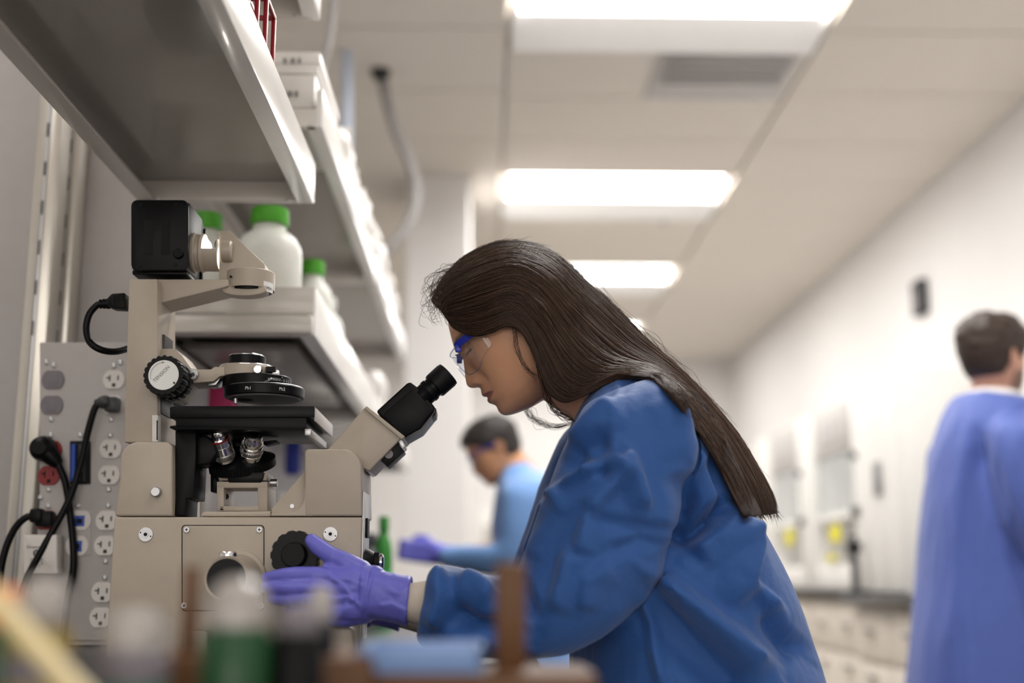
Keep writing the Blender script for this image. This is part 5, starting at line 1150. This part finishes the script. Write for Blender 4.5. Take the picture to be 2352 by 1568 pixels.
# smooth lookup grids of the hair surface, near and far side
GS, GT = 110, 40
def grid(side):
    G = np.array([[tuple(hair_pt(i/(GS-1)*1.0, j/(GT-1), side)) for j in range(GT)] for i in range(GS)])
    for _ in range(3):
        K = G.copy(); K[1:-1, 1:-1, 1] = (G[:-2, 1:-1, 1]+G[2:, 1:-1, 1]+G[1:-1, :-2, 1]+G[1:-1, 2:, 1]+2*G[1:-1, 1:-1, 1])/6; G = K
    if side < 0:
        for i in range(GS):
            for j in range(GT):
                q = G[i, j]; bt = bvh if i/(GS-1) > 0.6 else hbv
                hit = bt.ray_cast(Vector((q[0], 1.2, q[2])), Vector((0, 1, 0)), 1.0)
                if hit[0] is not None and (q[1]-0.05 < hit[0].y or i/(GS-1) > 0.745) and hit[0].y < q[1]+(0.012 if i/(GS-1) > 0.745 else 0.006): G[i, j, 1] = hit[0].y-(0.012 if i/(GS-1) > 0.745 else 0.006)
    return G
GN, GFs = grid(-1), grid(1)
def gnorm(G, sign):
    du = np.gradient(G, axis=0); dv = np.gradient(G, axis=1); n = np.cross(du, dv); n /= np.linalg.norm(n, axis=2, keepdims=True)+1e-9
    if (n[GS//3, GT//2, 1])*sign < 0: n = -n
    return n
NN_, NF_ = gnorm(GN, -1), gnorm(GFs, 1)
def samp(G, s, t):
    x = np.clip(s, 0, 1)*(GS-1.001); y = np.clip(t, 0, 1)*(GT-1.001); i = x.astype(int); j = y.astype(int); fx = (x-i)[:, None]; fy = (y-j)[:, None]
    return (G[i, j]*(1-fx)+G[i+1, j]*fx)*(1-fy)+(G[i, j+1]*(1-fx)+G[i+1, j+1]*fx)*fy
# base sheet
V = []; Fc = []
for G, Nn in ((GN, NN_), (GFs, NF_)):
    o = len(V); V += [tuple(p) for p in (G-Nn*0.002).reshape(-1, 3)]
    Fc += [(o+i*GT+j, o+(i+1)*GT+j, o+(i+1)*GT+j+1, o+i*GT+j+1) for i in range(GS-2) for j in range(GT-1)]
hair = mobj('hair', V, Fc, 'hair_base', wo, 80)
def strands(curves, rad, name, m, par, sides=3):
    """curves (n, k, 3) -> thin tapering tubes in one mesh"""
    n, k, _ = curves.shape; T = np.gradient(curves, axis=1); T /= np.linalg.norm(T, axis=2, keepdims=True)+1e-9
    ref = np.zeros_like(T); ref[..., 1] = 1; S = np.cross(T, ref); S /= np.linalg.norm(S, axis=2, keepdims=True)+1e-9; U = np.cross(S, T)
    tp = np.minimum(1, np.linspace(1, 0, k)*6+0.25)[None, :, None]*np.asarray(rad).reshape(-1, 1, 1)
    rings = [curves + (S*math.cos(q)+U*math.sin(q))*tp for q in (2*math.pi*np.arange(sides)/sides)]
    V = np.stack(rings, 2).reshape(-1, 3)
    idx = np.arange(n*k*sides).reshape(n, k, sides); Fs = []
    for q in range(sides):
        a = idx[:, :-1, q]; b = idx[:, :-1, (q+1) % sides]; c = idx[:, 1:, (q+1) % sides]; d = idx[:, 1:, q]
        Fs.append(np.stack([a, b, c, d], -1).reshape(-1, 4))
    Fs = np.concatenate(Fs); o = mobj(name, V, Fs, m, par, 0); o.data.polygons.foreach_set('use_smooth', [True]*len(o.data.polygons)); return o
def make_strands(G, Nn, n, k=26, lift=0.0055):
    t0 = rng.random(n)**0.9; cl = np.round(t0*55)/55 + rng.normal(0, .004, n)
    s0 = np.where(rng.random(n) < 0.75, rng.random(n)*0.30, rng.random(n)*0.75); s1 = np.minimum(1.0, np.where(rng.random(n) < 0.85, 0.955+0.05*rng.random(n), s0+0.3+0.5*rng.random(n)))
    q = np.linspace(0, 1, k); S_ = s0[:, None]+(s1-s0)[:, None]*q[None]
    ph = rng.random(n)*6.28; am = rng.normal(0, .012, n)
    Tt = t0[:, None]+(cl-t0)[:, None]*np.clip(q*1.4, 0, 1)[None]*0.75 + am[:, None]*np.sin(S_*9+ph[:, None]) + 0.010*np.sin(S_*23+t0[:, None]*40)
    Tt = np.clip(Tt, 0.0, 1.0)
    p = samp(G, S_.ravel(), Tt.ravel()).reshape(n, k, 3); nn = samp(Nn, S_.ravel(), Tt.ravel()).reshape(n, k, 3)
    h = lift*(rng.random(n)**1.4)[:, None]*np.sin(np.clip(q*5, 0, 1)*1.57)[None] + 0.0016*np.sin(cl*170)[:, None]
    return p + nn*(h[:, :, None]-0.001)
C1 = make_strands(GN, NN_, 8600, 22); C2 = make_strands(GFs, NF_, 900, 22)
st_ = strands(np.concatenate([C1, C2]), np.concatenate([rng.uniform(.00020, .00042, 8600), rng.uniform(.0003, .0005, 900)]), 'hair_strands', 'hair_brown', hair); st_['kind'] = 'stuff'
# ragged tips, forehead wisps and loose locks
def px_curve(pts, k=22): 
    c = cat_arr([list(P(u, v, y)) for u, v, y in pts], 12); x = np.linspace(0, len(c)-1, k); i = np.minimum(x.astype(int), len(c)-2); f = (x-i)[:, None]; return c[i]*(1-f)+c[i+1]*f
W_ = []
for _ in range(260):                       # tips
    t = rng.random(); e = GN[-3, int(t*(GT-1))]; b0 = GN[-14, int(t*(GT-1))]; d = (e-b0); L = np.linalg.norm(d); d = d/L
    L2 = rng.uniform(.004, .022); p1 = e + d*L2 + rng.normal(0, .003, 3)
    c = np.array([b0, b0+(e-b0)*0.5+rng.normal(0, .001, 3), e, p1]); W_.append(cat_arr(c, 7)[:22])
for _ in range(150):                       # wisps over the forehead
    u0, v0 = rng.uniform(1010, 1075), rng.uniform(620, 700); y = rng.uniform(1.64, 1.72)
    du = rng.uniform(-52, -12); W_.append(px_curve([(u0+45, v0-18, y), (u0+10, v0-12+rng.normal(0, 6), y), (u0+du*0.6, v0+rng.uniform(-14, 22), y), (u0+du, v0+rng.uniform(10, 46), y), (u0+du*0.75+rng.uniform(0, 14), v0+rng.uniform(30, 62), y)]))
for _ in range(34):                        # lock in front of the neck
    j = rng.normal(0, 5, 8); W_.append(px_curve([(1228+j[0], 800, 1.612), (1240+j[1], 850+j[2], 1.614), (1254+j[3], 900+j[4], 1.622), (1272+j[5], 938+j[6], 1.63), (1300+j[7], 958+j[0], 1.635), (1318+j[1]*0.5, 966+j[2]*0.5, 1.64)]))
for _ in range(16):                        # thin strands across the cheek
    j = rng.normal(0, 4, 6); W_.append(px_curve([(1182+j[0], 752, 1.612), (1188+j[1], 800, 1.610), (1208+j[2], 842+j[3], 1.610), (1236+j[4], 868+j[5], 1.614)]))
for _ in range(26):                        # lock hanging on the far side
    j = rng.normal(0, 5, 6); W_.append(px_curve([(1206+j[0], 930, 1.77), (1216+j[1], 952+j[2], 1.77), (1240+j[3], 970+j[4], 1.77), (1275+j[5], 980+j[0]*0.6, 1.77), (1316, 972+j[1]*0.5, 1.76)]))
for _ in range(70):                        # flyaways along the top
    i = int(rng.uniform(6, GS-20)); p0 = GN[i, 0]; p1 = GN[min(i+14, GS-1), 0]; nn = NN_[i, 0].copy(); nn[1] = 0
    up2 = np.array([0.55, 0, 0.83]); h = rng.uniform(.003, .012)
    W_.append(cat_arr(np.array([p0, p0*0.67+p1*0.33+up2*h*0.8+rng.normal(0, .002, 3), p0*0.33+p1*0.67+up2*h+rng.normal(0, .002, 3), p1+up2*h*rng.uniform(-.2, 1.6)]), 7)[:22])
wi = strands(np.array(W_), rng.uniform(.00016, .00034, len(W_)), 'loose_strands', 'hair_brown', hair); wi['kind'] = 'stuff'
# ================================================================== TWO OUT-OF-FOCUS COLLEAGUES
skin_mat('skin_m', (0.58, 0.29, 0.15), (0.34, 0.13, 0.10), (0.03, 0.02, 0.015)); skin_mat('skin_m2', (0.60, 0.32, 0.22), (0.36, 0.15, 0.12), (0.045, 0.025, 0.018))
cloth_mat('gown_light', (0.16, 0.31, 0.62)); cloth_mat('gown_violet', (0.065, 0.105, 0.36)); mat('hair_black', (0.018, 0.012, 0.010), 0.55, var=0.3, bump=0.6, bscale=500); mat('hair_dark', (0.035, 0.020, 0.014), 0.55, var=0.3, bump=0.6, bscale=500)
def cap_of_hair(fr, m, par, line, thick):
    """short hair: the scalp part of the head, grown outward"""
    V, Fc = head_part(*fr, nr=120, nc=110); a, b, c = V[:, 0], V[:, 1], np.abs(V[:, 2]); on = line(a, b, c)
    W_ = to_world(V, *fr); ctr = np.array(fr[0]) + KP*40*np.array(fr[1]) - KP*45*np.array(fr[2]); d = W_-ctr; d /= np.linalg.norm(d, axis=1, keepdims=True)
    th = thick(a, b, c); nzv = np.array([mnoise.noise(Vector(p)*45) for p in W_])
    O_ = W_ + d*((th*(1+0.35*nzv))[:, None]); keep = [f for f in Fc if len(f) == 4 and all(on[i] for i in f)]
    ids = sorted({i for f in keep for i in f}); mp = {i: k for k, i in enumerate(ids)}; n = len(ids)
    V2 = np.vstack([O_[ids], W_[ids]-d[ids]*0.004]); F2 = [tuple(mp[i] for i in f) for f in keep] + [tuple(mp[i]+n for i in reversed(f)) for f in keep]
    from collections import Counter
    ed = Counter(); 
    for f in keep:
        for q in range(4): ed[tuple(sorted((f[q], f[(q+1) % 4])))] += 1
    for f in keep:
        for q in range(4):
            e = (f[q], f[(q+1) % 4])
            if ed[tuple(sorted(e))] == 1: F2.append((mp[e[1]], mp[e[0]], mp[e[0]]+n, mp[e[1]]+n))
    return mobj('hair', V2, F2, m, par, 70)
# ---------------------------------------------------------------- worker at the far bench, facing left
Y2 = 4.10
def P2(u, v, dy=0.0): return P(u, v, Y2+dy)
FR2 = (P2(1126, 1052), upv, fwv, latv)
hv2, hf2 = head_part(*FR2, nr=120, nc=110)
neck = capsules([(P2(1165, 1058), 0.060), (P2(1185, 1085), 0.060), (P2(1205, 1110), 0.065)], 18)
parts = [(list(to_world(hv2, *FR2)), hf2)] + ear_parts(*FR2) + neck
parts += capsules([(P2(1205, 1115), 0.06), (P2(1215, 1160), 0.10), (P2(1230, 1210), 0.12), (P2(1235, 1330), 0.12), (P2(1235, 1420), 0.13)], 18)
FX = P2(1235, 1420).x
for sg in (-1, 1):
    sh = P2(1205, 1150, sg*0.15); el = P2(1180, 1272, sg*0.2); wr = P2(1010, 1275, sg*0.10)
    parts += capsules([(P2(1215, 1165, sg*0.05), 0.06), (sh, 0.04), ((sh+el)/2, 0.045), (el, 0.036), ((el+wr)/2, 0.034), (wr, 0.026)], 14)
    hip = Vector((FX, Y2+sg*0.09, 0.92)); kn_ = Vector((FX+0.0, Y2+sg*0.1, 0.5)); an = Vector((FX+0.02, Y2+sg*0.1, 0.09))
    parts += capsules([(hip, 0.095), ((hip+kn_)/2, 0.08), (kn_, 0.056), ((kn_+an)/2, 0.055), (an, 0.04), (an+Vector((-0.12, 0, -0.055)), 0.032)], 14)
v, f, _ = remesh(parts, 0.0045, 2); m2 = mobj('person', v, f, 'skin_m', None, 60); face_marks(m2, v, FR2)
tag(m2, 'far worker with short black hair in a light blue gown, working at the bench', 'person')
cap_of_hair(FR2, 'hair_black', m2, lambda a, b, c: (a > np.interp(b, [-200, -120, -60, -20, 20, 60, 90, 130], [-75, -70, -20, 20, 60, 105, 118, 120])), lambda a, b, c: np.interp(a, [-60, 40, 110, 190], [0.002, 0.004, 0.014, 0.018]))
gp = [loft_px([(1150, 1080, 1212, 1062, Y2, .075), (1148, 1094, 1228, 1080, Y2, .10), (1140, 1115, 1270, 1100, Y2, .16), (1132, 1160, 1300, 1150, Y2, .20), (1130, 1230, 1312, 1240, Y2, .21), (1150, 1310, 1318, 1340, Y2, .22), (1166, 1450, 1322, 1450, Y2, .23), (1170, 1640, 1326, 1640, Y2, .24)], 4, 40)]
s2 = loft_px([(1165, 1102, 1255, 1096, Y2-.12, .06), (1150, 1125, 1262, 1120, Y2-.19, .08), (1146, 1180, 1252, 1190, Y2-.21, .085), (1142, 1232, 1240, 1255, Y2-.21, .08), (1128, 1248, 1205, 1312, Y2-.20, .075), (1080, 1250, 1120, 1318, Y2-.17, .065), (1040, 1256, 1050, 1308, Y2-.13, .055), (1012, 1260, 1014, 1300, Y2-.11, .045)], 4, 36)
v, f, nn = remesh(gp+[s2, mirror_y(s2, Y2)], 0.010, 3); v = crumple(v, nn, 0.010, 6, 8.0); mobj('gown', v, f, 'gown_light', m2, 70)
def glove_far(wr, d, m, par, sc=1.0):
    """loosely closed gloved hand: palm, four curled fingers, thumb"""
    d = Vector(d).normalized(); up_ = Vector((0, 0, 1)); sd = d.cross(up_).normalized(); up_ = sd.cross(d); c = []
    for k in range(4):
        o = up_*(0.024-0.016*k)*sc
        b = wr + d*0.085*sc + o; c += capsules([(wr+o*0.8, .019*sc), (b, .0125*sc), (b+d*0.035*sc-sd*0.006, .0105*sc), (b+d*0.045*sc+sd*0.025, .0095*sc), (b+d*0.02*sc+sd*0.04, .0085*sc)], 10)
    c += capsules([(wr+up_*0.02+d*0.02, .018*sc), (wr+up_*0.045+d*0.05*sc+sd*0.01, .013*sc), (wr+up_*0.045+d*0.085*sc+sd*0.025, .0105*sc)], 10)
    c += capsules([(wr-d*0.07, .037*sc), (wr, .031*sc)], 14)
    v, f, _ = remesh(c, 0.005, 2); return mobj('glove', v, f, m, par, 70)
glove_far(P2(1008, 1272, -.10), (-1, 0.05, 0.12), 'glove_violet', m2, 1.0); glove_far(P2(1010, 1272, .10), (-1, -0.05, 0.1), 'glove_violet', m2, 1.0)
gl2 = shell.__globals__
def simple_glasses(fr, par):
    def L_(a, b, c): return Vector(fr[0]) + (Vector(fr[1])*a + Vector(fr[2])*b + Vector(fr[3])*c)*KP
    V = []; Fc = []; n, r = 24, 5
    for i in range(n+1):
        ph = math.radians(-80+160*i/n)
        for j in range(r+1): V.append(L_(56-(56+14)*j/r, 34+90*math.cos(ph), 114*math.sin(ph)))
    for i in range(n):
        for j in range(r): Fc.append((i*(r+1)+j, (i+1)*(r+1)+j, (i+1)*(r+1)+j+1, i*(r+1)+j+1))
    g = mobj('safety_glasses', V, Fc, 'clear_lens', par, 80)
    for s_ in (-1, 1):
        V, Fc = tube_vf([L_(54, 104, s_*72), L_(54, 60, s_*112), L_(52, 0, s_*130), L_(48, -62, s_*134)], 4*KP, 8); mobj('temple_arm', V, Fc, 'frame_blue', g, 60)
simple_glasses(FR2, m2)
for sg in (-1, 1):
    hip = Vector((FX, Y2+sg*0.09, 0.92)); kn_ = Vector((FX, Y2+sg*0.1, 0.5)); an = Vector((FX+0.02, Y2+sg*0.1, 0.09))
    v, f, _ = remesh(capsules([(hip, 0.105), (kn_, 0.068), (an+Vector((0, 0, .02)), 0.055)], 14), 0.015, 2); mobj('trouser_leg', v, f, 'trouser_dark', m2, 60)
    v, f, _ = remesh(capsules([(an+Vector((.03, 0, -.045)), .042), (an+Vector((-.14, 0, -.055)), .036)], 14), 0.008, 2); v[:, 2] = np.maximum(v[:, 2], .001); mobj('shoe', v, f, 'shoe_dark', m2, 60)
# ---------------------------------------------------------------- person walking past on the right, seen from behind
Y3 = 3.30; yaw = math.radians(28)
def P3(u, v, dy=0.0): return P(u, v, Y3+dy)
up3 = Vector((0.03, 0, 1)).normalized(); fw3 = Vector((math.cos(yaw), math.sin(yaw), -0.03)); fw3 = (fw3-up3*fw3.dot(up3)).normalized(); lat3 = Vector((math.sin(yaw), -math.cos(yaw), 0)); lat3 = up3.cross(fw3)*-1
FR3 = (P3(2298, 838), up3, fw3, lat3)
hv3, hf3 = head_part(*FR3, nr=120, nc=110)
parts = [(list(to_world(hv3, *FR3)), hf3)] + ear_parts(*FR3) + capsules([(P3(2286, 860), 0.062), (P3(2282, 905), 0.06), (P3(2280, 950), 0.066)], 18)
parts += capsules([(P3(2282, 945), .075), (P3(2290, 1000), .13), (P3(2290, 1150), .14), (P3(2290, 1330), .13), (P3(2290, 1430), .14)], 18)
FX3 = P3(2290, 1430).x
for sg in (-1, 1):
    sh = P3(2310 if sg < 0 else 2290, 1000, sg*0.17); el = P3(2372 if sg < 0 else 2340, 1220, sg*.23); wr = P3(2432 if sg < 0 else 2400, 1380, sg*.22)
    parts += capsules([(P3(2290, 1000, sg*.06), .075), (sh, .055), ((sh+el)/2, .048), (el, .034), ((el+wr)/2, .03), (wr, .025), (wr+Vector((.04, 0, -.05)), .030), (wr+Vector((.06, 0, -.10)), .02)], 14)
    hip = Vector((FX3, Y3+sg*.09, .93)); kn_ = Vector((FX3+sg*-.08, Y3+sg*.1, .5)); an = Vector((FX3+sg*-.16, Y3+sg*.1, .09))
    parts += capsules([(hip, .1), ((hip+kn_)/2, .085), (kn_, .058), ((kn_+an)/2, .056), (an, .04), (an+Vector((.12, .02, -.055)), .032)], 14)
v, f, _ = remesh(parts, 0.0045, 2); m3 = mobj('person', v, f, 'skin_m2', None, 60); face_marks(m3, v, FR3, True)
tag(m3, 'bearded person in a violet blue gown walking past at the right edge', 'person')
cap_of_hair(FR3, 'hair_dark', m3, lambda a, b, c: (a > np.interp(b, [-200, -140, -95, -60, -45, -15, 0, 40, 90, 130], [-70, -72, -62, 40, 50, 5, 30, 85, 122, 124])), lambda a, b, c: np.interp(a, [-70, 0, 60, 120, 190], [0.001, 0.004, 0.010, 0.020, 0.030]))
cv = loft_px([(2232, 894, 2330, 905, Y3, .072), (2224, 905, 2336, 918, Y3, .08), (2205, 935, 2350, 955, Y3, .10)], 4, 36); mobj('shirt_collar', cv[0], cv[1], 'shirt_white', m3, 60)
gp = [loft_px([(2214, 908, 2346, 925, Y3, .085), (2196, 925, 2372, 950, Y3, .15), (2168, 985, 2400, 1010, Y3, .205), (2148, 1060, 2420, 1080, Y3, .22), (2132, 1180, 2435, 1200, Y3, .225), (2120, 1320, 2445, 1320, Y3, .23), (2108, 1460, 2452, 1460, Y3, .24), (2100, 1600, 2460, 1600, Y3, .25), (2090, 1850, 2470, 1850, Y3, .26)], 4, 44)]
s3 = loft_px([(2262, 960, 2370, 950, Y3-.13, .06), (2270, 1000, 2395, 985, Y3-.20, .085), (2285, 1090, 2412, 1080, Y3-.23, .088), (2310, 1200, 2430, 1190, Y3-.24, .082), (2345, 1300, 2455, 1275, Y3-.23, .075), (2390, 1400, 2480, 1365, Y3-.22, .06)], 4, 36)
v, f, nn = remesh(gp+[s3, mirror_y(s3, Y3)], 0.009, 3); v = crumple(v, nn, 0.012, 7, 15.0, (1.3, 1.3, 0.22)); nn = normals_of(v, f)
v = fold_lines(v, nn, [([(2262, 1010), (2290, 1100), (2330, 1230), (2370, 1330)], Y3-.22, -.03, .035), ([(2230, 960), (2215, 1100), (2190, 1300), (2180, 1540)], Y3-.2, .012, .04), ([(2250, 1000), (2240, 1200), (2230, 1540)], Y3-.2, -.012, .03)])
mobj('gown', v, f, 'gown_violet', m3, 70)
for sg in (-1, 1):
    hip = Vector((FX3, Y3+sg*.09, .93)); kn_ = Vector((FX3+sg*-.08, Y3+sg*.1, .5)); an = Vector((FX3+sg*-.16, Y3+sg*.1, .09))
    v, f, _ = remesh(capsules([(hip, .11), (kn_, .07), (an+Vector((0, 0, .02)), .055)], 14), .015, 2); mobj('trouser_leg', v, f, 'trouser_dark', m3, 60)
    v, f, _ = remesh(capsules([(an+Vector((-.03, 0, -.045)), .042), (an+Vector((.14, .02, -.055)), .036)], 14), .008, 2); v[:, 2] = np.maximum(v[:, 2], .001); mobj('shoe', v, f, 'shoe_dark', m3, 60)
